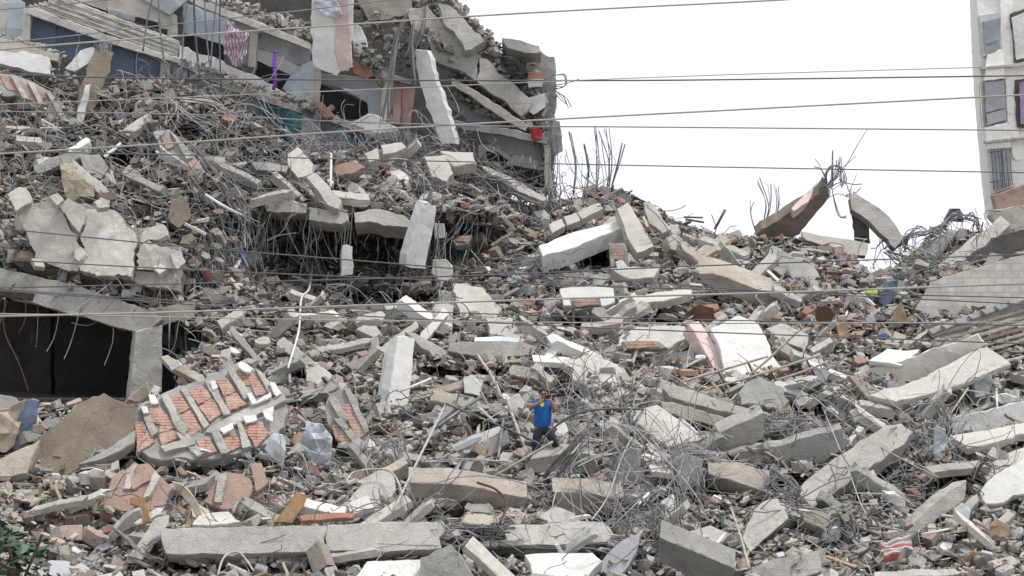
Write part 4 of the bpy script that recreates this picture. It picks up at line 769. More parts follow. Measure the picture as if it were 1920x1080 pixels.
# second room
bp('ceiling', 'plaster_grey', [(484, 52), (582, 92), (580, 120), (550, 122), (482, 92)], Y=80.6)
bp('wall', 'plaster', [(481, 92), (520, 105), (566, 128), (560, 150), (552, 144), (480, 116)], Y=80.4)
bp('wall', 'plaster_blue', [(553, 128), (592, 112), (594, 212), (556, 190), (530, 165)], Y=80.2)
bp('opening', 'void_shade', [(480, 114), (552, 144), (522, 168), (480, 152)], Y=80.3, thick=.1)  # doorway shade painted as a dark panel
bp('hanging_panel', 'plaster', [(582, -30), (664, -30), (660, 60), (662, 118), (652, 134), (632, 141), (606, 130), (588, 122), (584, 60)], Y=78.2, thick=.2, rough=.05, b=-.1)
bp('hanging_panel', 'plaster_pink', [(628, -30), (650, -30), (656, 60), (660, 124), (640, 134), (630, 100)], Y=78.14, thick=.1, rough=.03, b=-.1)
bp('column', 'concrete_tan', [(589, 128), (600, 132), (597, 222), (588, 218)], Y=79.0, thick=.3)
# lower left room
bp('wall', 'plaster_grey', [(335, 122), (500, 178), (508, 190), (480, 252), (400, 235), (335, 200)], Y=80.1, thick=.2)
bp('wall', 'turquoise', [(488, 190), (566, 212), (572, 240), (548, 280), (488, 250)], Y=79.8, thick=.2)
bp('opening', 'void_shade', [(486, 240), (520, 246), (545, 262), (540, 276), (484, 262)], Y=79.6, thick=.1)  # panel with painted shade, set before the turquoise wall
bp('column', 'plaster_grey', [(566, 220), (601, 222), (598, 290), (564, 288)], Y=78.9, thick=.4)
bp('wall', 'plaster_blue', [(598, 224), (655, 240), (655, 290), (598, 290)], Y=79.6, thick=.2)
bp('wall', 'turquoise', [(652, 248), (702, 262), (696, 286), (650, 286)], Y=79.3, thick=.1)
# third room
bp('ceiling', 'plaster_grey', [(598, 138), (726, 150), (736, 162), (722, 180), (690, 176), (600, 158)], Y=80.8)
bp('wall', 'plaster', [(640, 165), (690, 172), (722, 168), (722, 222), (690, 222), (685, 190)], Y=80.6)
bp('wall', 'plaster_blue', [(690, 168), (722, 164), (722, 224), (690, 217)], Y=80.3)
bp('opening', 'void_shade', [(597, 156), (686, 192), (690, 222), (650, 222), (597, 205)], Y=80.4, thick=.1)  # dark interior of the room painted on a panel
bp('column', 'plaster_cream', [(718, 146), (733, 149), (729, 226), (713, 224)], Y=79.2, thick=.3)
bp('door', 'pink_door', [(733, 153), (753, 155), (750, 232), (729, 230)], Y=79.5, thick=.08, b=.1, a=.3)
bp('door', 'pink_door', [(755, 156), (777, 168), (768, 236), (752, 233)], Y=79.6, thick=.08, a=-.3)
bp('parapet', 'plaster', [(645, 226), (672, 224), (700, 214), (722, 228), (745, 240), (746, 264), (716, 256), (680, 243)], Y=79.0, thick=.25, rough=.06)
bp('floor_slab', 'concrete', [(592, 206), (650, 228), (716, 252), (716, 262), (650, 240), (592, 218)], Y=78.7, thick=.6, rough=.05)
bp('floor_slab', 'concrete_grey', [(664, 115), (700, 130), (770, 150), (770, 158), (700, 142), (664, 126)], Y=79.1, thick=.7, rough=.06)
# upper broken concrete
bp('roof_slab', 'concrete_tan', [(668, -40), (762, -40), (772, 12), (766, 30), (692, 42), (676, 10)], Y=79.7, thick=.5, rough=.08)
bp('roof_slab', 'concrete_grey', [(822, 8), (848, 14), (880, 48), (908, 76), (884, 92), (872, 94), (850, 60), (832, 42)], Y=79.0, thick=.5, b=.4, rough=.08)
bp('roof_slab', 'concrete', [(762, 20), (800, 14), (830, 42), (848, 64), (830, 78), (800, 70), (775, 52)], Y=79.6, thick=.5, rough=.1)
bp('roof_beam', 'concrete_grey', [(802, 72), (832, 54), (862, 80), (898, 104), (892, 150), (860, 130), (808, 112)], Y=79.2, thick=.7, b=.1, rough=.07)
bp('roof_beam', 'concrete', [(899, 108), (912, 112), (950, 145), (997, 188), (988, 208), (976, 218), (930, 180), (894, 150)], Y=79.1, thick=.7, b=.1, rough=.06)
bp('roof_slab', 'concrete_grey', [(942, 72), (975, 76), (1010, 87), (1014, 98), (984, 98), (952, 90)], Y=79.4, thick=.8, b=.5, rough=.08)
bp('wall', 'concrete_grey', [(986, 96), (1012, 96), (1038, 108), (1041, 160), (1040, 215), (1046, 260), (1030, 350), (1010, 350), (1006, 260), (1002, 218), (985, 190)], Y=79.8, thick=5, rough=.12)
bp('wall', 'plaster', [(992, 182), (1018, 176), (1022, 200), (1000, 215), (988, 205)], Y=79.3, thick=.4, rough=.08)
bp('brick_band', 'clay', [(986, 138), (1020, 134), (1022, 146), (990, 150)], Y=79.2, thick=.4, rough=.06)
bp('wall', 'plaster', [(989, 150), (1020, 148), (1016, 162), (992, 164)], Y=79.2, thick=.3, rough=.06)
bp('column', 'concrete_grey', [(1036, 225), (1049, 228), (1055, 282), (1040, 292), (1034, 260)], Y=79.0, thick=.4, rough=.07)
bp('ceiling', 'plaster_grey', [(835, 192), (868, 178), (900, 200), (930, 224), (916, 230), (880, 228)], Y=80.2, thick=.15)
bp('floor_slab', 'concrete', [(848, 148), (880, 164), (960, 216), (990, 236), (984, 244), (950, 226), (880, 178), (846, 158)], Y=79.0, thick=.6, rough=.06)
bp('floor_slab', 'concrete_grey', [(840, 222), (880, 232), (940, 240), (1026, 258), (1026, 270), (940, 252), (870, 244)], Y=78.9, thick=.7, rough=.06)
bp('ceiling', 'plaster_grey', [(905, 262), (925, 252), (1018, 270), (1018, 300), (960, 292), (925, 272)], Y=80.0, thick=.15)
bp('wall', 'plaster', [(898, 272), (926, 272), (962, 290), (958, 310), (898, 300)], Y=80.1, thick=.15)
bp('wall', 'plaster_cream', [(962, 290), (1014, 300), (1012, 320), (958, 308)], Y=79.9, thick=.15)
bp('opening', 'void_shade', [(912, 284), (932, 286), (950, 300), (950, 308), (914, 303)], Y=79.9, thick=.1)  # small dark panel in place of a shaded hole
bp('opening', 'void_shade', [(892, 304), (1006, 318), (1020, 358), (1000, 362), (900, 330)], Y=79.6, thick=.2)  # shade under the lowest room painted as a dark sheet
bp('column', 'concrete_pale', [(1020, 270), (1032, 272), (1034, 355), (1022, 355)], Y=79.1, thick=.4, rough=.06)
bp('leaning_column', 'plaster', [(778, 92), (800, 94), (812, 130), (826, 170), (842, 225), (854, 268), (828, 272), (815, 235), (800, 200), (786, 150)], Y=77.9, thick=.4, a=-.3, rough=.05)
bp('brick_band', 'clay', [(662, 112), (690, 122), (700, 140), (690, 146), (664, 138)], Y=79.0, thick=.3, rough=.1)
bp('brick_band', 'clay', [(660, 60), (676, 72), (682, 100), (664, 104)], Y=79.2, thick=.3, rough=.1)
bp('wall', 'plaster', [(655, 40), (676, 50), (690, 90), (682, 104), (664, 95)], Y=79.0, thick=.1, rough=.08)
bp('brick_band', 'clay', [(592, 190), (604, 192), (626, 216), (620, 226), (600, 212)], Y=78.6, thick=.3, rough=.06)
tag(P('hanging_curtain', None, None, 'plaster_pink', [(428, 40), (440, 55), (466, 62), (462, 100), (452, 122), (440, 126), (430, 108), (420, 100)], Y=78.7, thick=.05, rough=.06, lump=.25, step=.12), 'pink and mauve patterned curtain hanging out of an upper room', 'curtain')
m, nt_, b_ = nmat('curtain'); cc = nt_.nodes.new('ShaderNodeNewGeometry').outputs['Position']
nn_ = nt_.nodes.new('ShaderNodeTexWave'); nn_.inputs['Scale'].default_value = 3.5; nn_.inputs['Distortion'].default_value = 9; nn_.inputs['Detail'].default_value = 3
nt_.links.new(cc, nn_.inputs['Vector']); nt_.links.new(ramp(nt_, nn_.outputs[0], [(0.35, (.27, .14, .2)), (0.6, (.45, .39, .42))]), b_.inputs['Base Color']); b_.inputs['Roughness'].default_value = .9
bpy.data.objects['hanging_curtain'].data.materials[0] = m
W = smooth_line([at(517, 95, 78.6), at(514, 125, 78.5), at(516, 150, 78.5), at(513, 168, 78.6)], 30)
v, f = tube_geo(W, .05, 7, taper=[.035+.03*abs(math.sin(i*1.7)) for i in range(30)])
tag(link('tinsel_garland', v, f, 'purple'), 'bright purple tinsel garland hanging in front of a dark doorway', 'garland')
def cloth(name, label, cat, mat, poly, **k): return tag(P(name, None, None, mat, poly, **{**dict(thick=.08, rough=.08, lump=.12, step=.1), **k}), label, cat)
cloth('red_cloth', 'bright red cloth bundle caught on the right corner of the block', 'cloth', 'cloth_red', [(995, 243), (1008, 238), (1017, 245), (1015, 262), (1003, 264), (996, 256)], Y=78.4, thick=.3)
cloth('tarp_scrap', 'pale blue tarp scrap over the top of the hanging white panel', 'tarp', 'plastic_pale_blue', [(590, -10), (625, -5), (642, 28), (632, 34), (606, 26), (588, 12)], Y=77.7)
cloth('black_cloth', 'dark cloth bundle on the roof edge near the top right corner of the block', 'cloth', 'black_plastic', [(940, 105), (965, 108), (988, 128), (985, 150), (968, 148), (950, 132)], Y=78.9, thick=.3)
cloth('white_bag', 'grey white bag stuffed in the upper left debris over dark blue cloth', 'bag', 'cloth_white', [(195, 250), (212, 228), (232, 222), (248, 240), (256, 258), (225, 256)], Y=75.0, thick=.5, lump=.2)
cloth('blue_cloth', 'dark blue cloth lying under the grey white bag', 'cloth', 'cloth_blue', [(193, 256), (225, 253), (258, 258), (254, 268), (220, 268)], Y=74.8, thick=.3)
# vertical straps hanging in front of the facade
for i, (x0, y0, x1, y1, lab) in enumerate([(292, -30, 268, 96, 'leftmost of the dark cables hanging before the louvres'), (295, -30, 312, 146, 'thin hanging cable leaning right beside the leftmost one'), (355, -30, 340, 146, 'pale grey hanging cable left of the thick black one'),
        (363, -30, 375, 150, 'thickest black hanging cable in front of the curtain room'), (383, -30, 396, 146, 'hanging cable just right of the thickest black one'), (410, -30, 394, 158, 'thin hanging cable crossing down left beside the straight black one'), (414, -30, 415, 166, 'straight black hanging cable nearest the curtain')]):
    bar = bar_px('hanging_cable', [(x0, y0), ((x0+x1)/2-3, (y0+y1)/2), (x1, y1)], 3.2 if i not in (3,) else 4.6, 'cable_dark' if i in (3, 6) else 'steel', Y=76.5); tag(bar, lab, 'cable', 'cables hanging from the storeys above')

# ================================================================ leaning tower at the right edge
T = empty('apartment_tower', at(1900, 560, 88)*[1, 1, 0], 'cracked pale apartment tower leaning at the right edge of the photo', 'building')
def tp(name, mat, poly, Y=88.0, thick=.15, rough=.006, **k): return P(name, None, None, mat, poly, parent=T, Y=Y, thick=thick, rough=rough, **k)
tp('wall', 'tower_white', ext=(1.2, 8, 0), poly=[(1829, -60), (2050, -60), (2050, 520), (1900, 430), (1862, 396), (1858, 362), (1850, 280), (1842, 180), (1836, 105)], thick=8, step=.6)
tp('pilaster', 'tower_white', [(1876, -60), (1896, -60), (1900, 110), (1906, 150), (1910, 240), (1912, 300), (1902, 300), (1886, 230), (1882, 120), (1876, 60)], Y=87.9, thick=.3, rough=.05)
wd = [([(1837, 29), (1877, 23), (1877, 92), (1843, 106)], [(1843, 42), (1875, 34), (1875, 74), (1847, 84)], [(1847, 88), (1875, 78), (1875, 90), (1848, 100)], 'glass_grey'),
      ([(1843, 151), (1885, 147), (1889, 227), (1848, 238)], [(1847, 155), (1882, 151), (1885, 201), (1849, 211)], [(1850, 215), (1885, 205), (1886, 224), (1852, 234)], 'mauve'),
      ([(1857, 278), (1894, 276), (1899, 350), (1863, 363)], [(1860, 281), (1875, 280), (1878, 353), (1866, 358)], [(1879, 280), (1891, 279), (1895, 348), (1882, 352)], 'glass_grey')]
for fr, p1, p2, gm_ in wd:
    wf = tp('window', 'metal_white' if gm_ != 'mauve' else 'concrete_tan', fr, Y=87.85, thick=.2, rough=.004)
    for q in (p1, p2):
        v, f, uv, info = prism_geo(q, thick=.03, Y=87.75, rough=.002); link('pane', v, f, gm_, wf)
tp('recess', 'concrete_dark', [(1894, 27), (1925, 16), (1925, 114), (1902, 118)], Y=87.8, thick=.1, rough=.06)
tp('recess', 'plaster', [(1898, 34), (1925, 22), (1925, 108), (1906, 112)], Y=87.72, thick=.05)
tp('recess', 'concrete_dark', [(1904, 151), (1925, 147), (1925, 240), (1908, 238)], Y=87.8, thick=.1, rough=.08)
tp('curtain', 'curtain_mauve', [(1912, 156), (1925, 152), (1925, 234), (1914, 232)], Y=87.7, thick=.03)
tp('sill', 'tower_white', [(1852, 104), (1880, 92), (1884, 146), (1846, 151)], Y=87.7, thick=.15)
for fy in (120, 258): tp('floor_band', 'concrete_pale', [(1838+(fy-120)*.07, fy+6), (2040, fy-14), (2040, fy-10), (1838+(fy-120)*.07, fy+10)], Y=87.6, thick=.3)
tp('sill', 'tower_white', [(1846, 240), (1892, 228), (1896, 276), (1852, 280)], Y=87.7, thick=.15)
tp('brick_band', 'clay_dusty', [(1864, 366), (1925, 344), (1925, 388), (1870, 394)], Y=87.2, thick=.6, rough=.08)
tp('lower_wall', 'plaster_cream', [(1862, 395), (1925, 385), (1925, 424), (1888, 432), (1868, 418)], Y=87.0, thick=.8, rough=.08)
gi = empty('window_grille', at(1878, 360, 87.3), 'rusty bar grille bulging before the lowest window of the leaning tower', 'grille')
for x in (1858, 1865, 1872, 1879, 1886, 1893): bar_px('bar', [(x, 277), (x+3, 320), (x+6, 356-0.25*(x-1858))], 1.6, 'rebar_dark', gi, Y=87.1)
for y in (284, 340): bar_px('bar', [(1855, y+2), (1898, y-5)], 2, 'rebar_dark', gi, Y=87.05)
gi = empty('window_grille', at(1842, 238, 87.3), 'thin wire cage outside the middle window of the leaning tower', 'grille')
for x, yy in ((1837, 3), (1841, 1), (1844, 0)): bar_px('bar', [(x+3, 154), (x, 160), (x+1, 200), (x+4, 234), (x+8, 239)], 1.3, 'rebar', gi, Y=87.1)

# block wall, gap behind it and the fallen louvre roof on the right
SH = block_wall = tag(P('block_wall', None, None, 'blocks', [(1716, 580), (1745, 531), (1800, 512), (1860, 495), (1950, 468), (1950, 590), (1900, 610), (1780, 600)], Y=69.5, thick=.4, b=.3, rough=.02), 'grey concrete block wall rising at the right edge under the tilted floor', 'wall')
slab('dark sheet standing for the shade behind the block wall under the tilted floor', 'concrete_dark', [(1760, 525), (1850, 460), (1880, 440), (1960, 425), (1960, 480), (1860, 500)], thick=.3, Y=73.5, rough=.1, name='gap_shade', cat='wall')  # shade of the gap painted as a dark sheet
LR = empty('louvered_roof', at(1850, 690, 68), 'fallen roof of parallel rusty slats at the right edge below the block wall', 'roof')
P('slat_gap_shade', None, None, 'concrete_dark', [(1730, 612), (1780, 600), (1960, 560), (1960, 700), (1880, 680), (1840, 640), (1760, 640)], parent=LR, Y=67.6, thick=.1, b=.7)  # dark backing; shade between the slats put into its colour
for k in range(12):
    x0 = 1748+10*k; yr = 569+11*k; y0 = yr+.28*(1960-x0)
    P('roof_slat', None, None, 'concrete_tan' if k % 3 else 'concrete_brown', [(x0, y0), (1960, yr), (1960, yr+5), (x0, y0+4)], parent=LR, Y=66.8-.02*k, thick=.05, b=.35, rough=.012)
for k in range(7):
    P('broken_tile', None, None, 'concrete_grey', [(1740+25*k, 618-9*k), (1770+25*k, 606-9*k), (1778+25*k, 612-9*k), (1750+25*k, 625-9*k)], parent=LR, Y=66.3, thick=.12, b=.9, rough=.05)

# ================================================================ mid sized debris, each piece an object of its own
ZONES = [('at the bottom left below the hollow block panel', 20, 560, 870, 1070), ('between the white column and the cracked beam', 560, 960, 690, 900), ('around the feet of the man in blue', 900, 1180, 740, 900),
         ('in the bottom centre around the curled bars', 640, 1230, 900, 1075), ('in the gravel at the bottom right', 1380, 1900, 860, 1075), ('between the parallel lintels and the huge white slab', 1200, 1560, 600, 860),
         ('on the brick strewn slope at the upper right', 1280, 1700, 440, 600), ('on the pink slope under the sky in the centre', 860, 1250, 360, 470), ('on the debris slope at the upper left', 10, 480, 200, 340),
         ('on the slope below the torn open rooms', 450, 860, 300, 380), ('inside the hollow under the floor edge', 480, 800, 430, 560), ('in the middle left below the hollow', 340, 720, 550, 700),
         ('above the parking level at the left', 300, 480, 350, 560), ('in the right edge rubble beside the L shaped panel', 1560, 1910, 560, 900), ('under the long white floor strip', 960, 1320, 570, 670)]
KINDS = {'concrete_chunk': ('concrete chunk', ['concrete', 'concrete_grey', 'concrete_pale', 'concrete_tan', 'concrete', 'plaster', 'concrete_grey', 'concrete_brown'], 19),
         'brick_chunk': ('brick chunk', ['clay_dusty', 'clay', 'clay_dusty'], 5), 'plank': ('plank', ['wood_pale', 'concrete_tan', 'metal_white', 'wood_pale'], 4)}
LABZ = {'concrete_chunk': 'loose angular concrete chunk {}', 'brick_chunk': 'broken reddish brick chunk {}', 'plank': 'splintered narrow plank {}'}
LM = [(450, 1010, 'the longest beam'), (730, 1008, 'the second bottom beam'), (1045, 1000, 'the pale beam stub'), (1300, 1050, 'the slanting dark faced beam'), (880, 935, 'the cracked beam'), (1100, 940, 'the tan beam stub'), (1055, 870, 'the beam before the man'),
      (1175, 880, 'the upright wall piece'), (740, 725, 'the tall white column'), (812, 650, 'the thin grey lintel'), (925, 662, 'the blue painted beam'), (965, 615, 'the slab over the painted beam'), (895, 585, 'the leaning cream slab'), (790, 440, 'the slanting white column'),
      (650, 490, 'the dangling square column'), (530, 388, 'the left floor edge'), (615, 403, 'the middle floor edge'), (720, 408, 'the right floor edge'), (1100, 445, 'the long white beam'), (1190, 425, 'the leaning cream pillar'), (1230, 410, 'the corner standing slab'), (1100, 555, 'the white floor strip'), (1230, 560, 'the cream floor strip'),
      (1385, 545, 'the large tan beam'), (1488, 500, 'the pointing grey slab'), (1490, 400, 'the sky beam'), (1645, 412, 'the sky leaning beam'), (1820, 460, 'the tilted ribbed floor'), (1400, 660, 'the huge white slab'), (1322, 645, 'the pink painted beam'), (1225, 635, 'the brick edged slab'), (1140, 700, 'the broad pale slab'),
      (1325, 745, 'the upper lintel'), (1310, 775, 'the lower lintel'), (1430, 738, 'the ribbed block on end'), (1250, 800, 'the pale pointing beam'), (1392, 812, 'the short thick beam'), (1480, 845, 'the long low beam'), (1605, 870, 'the biggest diagonal beam'), (1765, 950, 'the pale ribbed beam'), (1435, 980, 'the short aslant beam'),
      (1380, 890, 'the brown sided beam'), (1850, 785, 'the white wall remains'), (1740, 690, 'the L shaped panel'), (565, 305, 'the tipped pale block'), (820, 310, 'the block with broken bars'), (700, 285, 'the small cream slabs'), (960, 340, 'the thin sloping slab'), (335, 395, 'the brown boulder'), (145, 345, 'the foam lump'),
      (90, 440, 'the cracked facade'), (210, 450, 'the widest facade piece'), (295, 490, 'the pointed facade piece'), (150, 830, 'the curved brown sheet'), (395, 775, 'the big brick roof'), (655, 790, 'the red brick wall block'), (260, 920, 'the dusty brick slab'), (430, 920, 'the ribbed brick slab'), (340, 285, 'the sloping brick slab'), (175, 170, 'the brushy pillar'),
      (225, 245, 'the grey white bag'), (595, 820, 'the crumpled plastic sheet'), (545, 955, 'the orange board'), (1680, 1025, 'the striped cushion'), (1018, 790, 'the man'), (570, 600, 'the white bent pipe'), (1420, 700, 'the ladder'), (270, 670, 'the parking column'), (1546, 592, 'the rusty disc'), (1320, 590, 'the rusty cabinet'), (1860, 995, 'the orange cardboard'), (55, 800, 'the denim trousers')]
seen_labels = {}
def describe(kind, x, y, s, mat, flat):
    size = '' if s < 9 else 'small' if s < 11 else 'medium' if s < 15 else 'large'
    colr = {'concrete': 'grey', 'concrete_grey': 'cool grey', 'concrete_pale': 'pale', 'concrete_tan': 'tan', 'plaster': 'white', 'concrete_brown': 'brown', 'clay_dusty': 'dusty pink', 'clay': 'red', 'wood_pale': 'pale wooden', 'metal_white': 'white'}[mat]
    near = sorted(LM, key=lambda l: math.hypot(l[0]-x, (l[1]-y)*1.3))
    for l in near[:6]:
        dx, dy = x-l[0], y-l[1]; ag = math.degrees(math.atan2(-dy, dx)) % 360
        dr_ = ['right of', 'above and right of', 'above', 'above and left of', 'left of', 'below and left of', 'below', 'below and right of'][int((ag+22.5)//45) % 8]
        lab = f"{size} {colr} {'flat ' if flat else ''}{kind} {dr_} {l[2]}"
        lab = ' '.join(lab.split()[:16] if len(lab.split()) > 16 else lab.split())
        if lab not in seen_labels: seen_labels[lab] = 1; return lab
    return lab
used_spots = []
def inzone(x0, x1, y0, y1):
    for _ in range(60):
        x, y = random.uniform(x0, x1), random.uniform(y0, y1)
        if y < top(x)+8 or in_garage(np.array([x]), np.array([y]))[0]: continue
        if any(inpoly(np.array([x]), np.array([y]), q)[0] for q in POLYS): continue
        if all(math.hypot(x-a, y-b) > 20 for a, b in used_spots) and not (965 < x < 1075 and 715 < y < 862): used_spots.append((x, y)); return x, y
    return x, y
for zn, x0, x1, y0, y1 in ZONES:
    for kd, (cat, mats, cnt) in KINDS.items():
        red = field(np.array([(x0+x1)/2]), np.array([(y0+y1)/2]), RED)[0]
        n = cnt if kd != 'brick_chunk' else int(3+14*red)
        if zn.startswith('inside the hollow') and kd != 'plank': n = n//3
        for _ in range(n):
            x, y = inzone(x0, x1, y0, y1)
            if y < top(x)+8: continue
            mt = random.choice(mats)
            if kd == 'concrete_chunk' and field(np.array([x]), np.array([y]), TAN)[0] > .4 and random.random() < .6: mt = random.choice(['concrete_tan', 'concrete_brown', 'concrete_tan', 'clay_dusty'])
            if kd == 'concrete_chunk' and field(np.array([x]), np.array([y]), DARK)[0] > .4 and random.random() < .7: mt = random.choice(['concrete_grey', 'concrete_brown', 'concrete_brown', 'concrete_tan'])  # darker materials in DARK zones, painted hollow shade included
            if kd == 'plank':
                L = random.uniform(18, 48); s = L/2.6; wd_ = random.uniform(2.5, 5); an = random.uniform(-1.3, 1.3); dx, dy = math.cos(an)*L/2, math.sin(an)*L/2; nx, ny = -math.sin(an)*wd_/2, math.cos(an)*wd_/2
                poly = [(x-dx-nx, y-dy-ny), (x+dx-nx, y+dy-ny), (x+dx+nx, y+dy+ny), (x-dx+nx, y-dy+ny)]; th = .05; rg = .015; off_ = random.uniform(.7, 1.3)
            else:
                s = random.uniform(6, 14)*(1.35 if kd == 'concrete_chunk' and random.random() < .35 else .9); k = random.choice((4, 4, 5, 5, 6)); el = random.uniform(.4, .8); a0 = random.uniform(0, 6.3); tw = random.uniform(-.6, .6)
                poly = []
                for q in range(k):
                    g = a0+2*math.pi*(q+random.uniform(-.22, .22))/k; rr = s*random.uniform(.75, 1.1); ax_, ay_ = rr*math.cos(g)*1.25, rr*math.sin(g)*el
                    poly.append((x+ax_*math.cos(tw)-ay_*math.sin(tw), y+ax_*math.sin(tw)+ay_*math.cos(tw)))
                th = random.uniform(.12, .4); rg = .05; off_ = random.uniform(.35, .9)
            v, f, uv, info = prism_geo(poly, thick=th, off=off_, a=random.gauss(0, .5), b=random.uniform(-.3, 1.3), rough=rg, step=.16)
            tag(link(kd, v, f, mt, uv=uv), describe(cat, x, y, s, mt, th < .2 and kd != 'plank'), cat, {'concrete_chunk': 'loose concrete chunks', 'brick_chunk': 'loose brick chunks', 'plank': 'splintered planks'}[kd])

BZ = [(560, 960, 690, 900, 8), (1070, 1280, 830, 1060, 8), (1280, 1560, 560, 720, 8), (1330, 1620, 700, 900, 9), (1500, 1900, 880, 1060, 8), (960, 1320, 570, 700, 10), (100, 600, 900, 1060, 7), (560, 900, 560, 700, 10), (1280, 1600, 450, 600, 7), (480, 860, 300, 380, 7), (20, 460, 230, 340, 9), (1600, 1900, 720, 860, 6), (640, 1000, 930, 1070, 8), (300, 700, 560, 700, 6)]
for x0, x1, y0, y1, n in BZ:
    for k in range(n):
        x, y = inzone(x0, x1, y0, y1)
        if y < top(x)+12: continue
        L = random.uniform(40, 115); hh = random.uniform(9, 19); an = random.choice((-1, 1))*random.uniform(.05, .9); sk = random.uniform(-.4, .4)
        dx, dy = math.cos(an)*L/2, math.sin(an)*L/2; nx, ny = -math.sin(an)*hh/2+dx*.08*sk, math.cos(an)*hh/2
        poly = [(x-dx-nx, y-dy-ny), (x-nx, y-ny-random.uniform(-2, 2)), (x+dx-nx, y+dy-ny), (x+dx+nx, y+dy+ny), (x+nx, y+ny), (x-dx+nx, y-dy+ny)]
        mt = random.choice(['concrete_pale', 'concrete', 'plaster', 'concrete_tan', 'concrete_grey', 'plaster_cream'])
        v, f, uv, info = prism_geo(poly, thick=random.uniform(.25, .45), off=random.uniform(.7, 1.3), a=random.gauss(0, .3), b=random.choice((random.uniform(-.6, -.2), random.uniform(.5, 1.3))), rough=.03, jag={2: .12, 5: .12}, step=.18)
        o = tag(link('beam_piece', v, f, mt, uv=uv), describe('beam piece', x, y, 20 if L > 65 else 13, {'plaster_cream': 'concrete_tan'}.get(mt, mt), False), 'beam', 'smaller broken beam pieces')
        if random.random() < .6: rebars(o, info, random.choice((2, 5)), random.randint(2, 5), random.uniform(.4, .9), curl=.8)

# ================================================================ bundles and tangles of reinforcing bars
def tangle(label, guides, mat='rebar', wpx=2.3, cat='rebar', Y=None, off=1.1, stirrups=None, name='rebar_tangle'):
    p = guides[0][0][0]; Y0 = Y or float(depth(*p))-off
    root = empty(name, at(p[0], p[1], Y0), label, cat, 'tangles of reinforcing bars'); tag(root, kind='thing')
    for pts, n, spr in guides:
        off_ph = [random.uniform(0, 6.3) for _ in pts]
        for k in range(n):
            q = []; ph = random.uniform(-1, 1); L = random.uniform(.7, 1.0)
            for i, (x, y) in enumerate(pts):
                s = spr*(0.35+0.9*i/max(1, len(pts)-1))
                q.append((x+random.gauss(0, .35)*s+ph*s, y+random.gauss(0, .35)*s+math.sin(ph*3+off_ph[i])*s*.6, Y0+random.uniform(-.3, .35)+.25*math.sin(ph*5+i)))
            bar_px('bar', q, wpx*random.uniform(.75, 1.2), mat, root, n=7+3*len(q), sides=4)
    for c in (stirrups or []):
        (xa, ya), (xb, yb), n, wd_ = c
        for k in range(n):
            t = (k+.5)/n; x, y = xa+(xb-xa)*t, ya+(yb-ya)*t; dx, dy = (xb-xa), (yb-ya); l = math.hypot(dx, dy); nx, ny = -dy/l*wd_/2, dx/l*wd_/2
            bar_px('stirrup', [(x-nx, y-ny, Y0-.2), (x+nx, y+ny, Y0-.2), (x+nx+3, y+ny, Y0+.25), (x-nx+3, y-ny, Y0+.25), (x-nx, y-ny, Y0-.2)], wpx*.8, mat, root, n=17, sides=4)
    return root
def arc(cx, cy, rx, ry, a0, a1, n=7): return [(cx+rx*math.cos(R(a0+(a1-a0)*i/(n-1))), cy-ry*math.sin(R(a0+(a1-a0)*i/(n-1)))) for i in range(n)]
tangle('big grey fan of steel bars sweeping down right behind the man', [([(1050, 650), (1075, 715), (1110, 775), (1165, 850)], 14, 16), ([(1085, 640), (1095, 730), (1100, 800)], 8, 14), ([(1030, 740), (1075, 710), (1120, 690)], 7, 10), ([(1135, 690), (1150, 760), (1190, 850)], 9, 16)], wpx=2.6)
tangle('loops of curled bars right of the upright wall piece', [(arc(1215, 930, 50, 62, 100, -60), 12, 12), (arc(1190, 900, 60, 90, 60, -70), 9, 14), ([(1150, 890), (1180, 940), (1230, 980), (1265, 960)], 7, 14)], wpx=2.2, mat='rebar_pale')
tangle('knot of curled bars at the foot of the curled loops, bottom centre', [(arc(1210, 1010, 35, 40, 170, -40), 10, 12), (arc(1225, 1000, 28, 55, 90, -110), 8, 12), ([(1130, 1010), (1180, 1018), (1245, 1020)], 4, 5), ([(1130, 1030), (1190, 1035), (1240, 1030)], 4, 5)], wpx=2.2)
tangle('pale bent bars arching down from the upright wall piece', [([(1160, 850), (1100, 860), (1068, 880), (1055, 920), (1035, 965)], 7, 6)], wpx=2.4, mat='rebar_pale', off=1.8)
tangle('straight bar bundle bridging the gap in the bottom beams', [([(830, 992), (880, 988), (960, 990)], 7, 5), ([(850, 1030), (950, 1028), (1060, 1026), (1140, 1024)], 8, 5), ([(820, 1015), (880, 1005), (950, 1008)], 4, 5)], wpx=2.8, mat='rebar_dark', off=1.3, stirrups=[((860, 1008), (945, 1006), 5, 44)])
tangle('bar cage at the broken end of the short thick beam', [([(1430, 785), (1465, 780), (1515, 778)], 5, 12), ([(1430, 810), (1470, 805), (1510, 800)], 5, 12)], off=1.5, stirrups=[((1436, 798), (1505, 788), 7, 44)])
tangle('cage of bowed stirrups right of the caged beam', [(arc(1605, 800, 22, 55, 120, 300), 9, 10), (arc(1585, 770, 26, 32, 160, -30), 6, 8), ([(1570, 760), (1590, 770), (1632, 772)], 4, 6)], off=1.5)
tangle('long bar bundle trailing from the bent end of the biggest diagonal beam', [([(1705, 800), (1740, 850), (1790, 870), (1840, 880)], 12, 16), ([(1700, 830), (1745, 880), (1800, 890)], 8, 14), (arc(1745, 800, 32, 45, 140, -60), 8, 10)], off=1.2)
tangle('dark bar cage at the foot of the ribbed beam beside the rounded white panel', [([(1825, 900), (1835, 880), (1850, 860)], 8, 9), ([(1812, 905), (1830, 925), (1838, 935)], 5, 6)], mat='rebar_dark', off=1.3, stirrups=[((1816, 920), (1840, 880), 6, 26)])
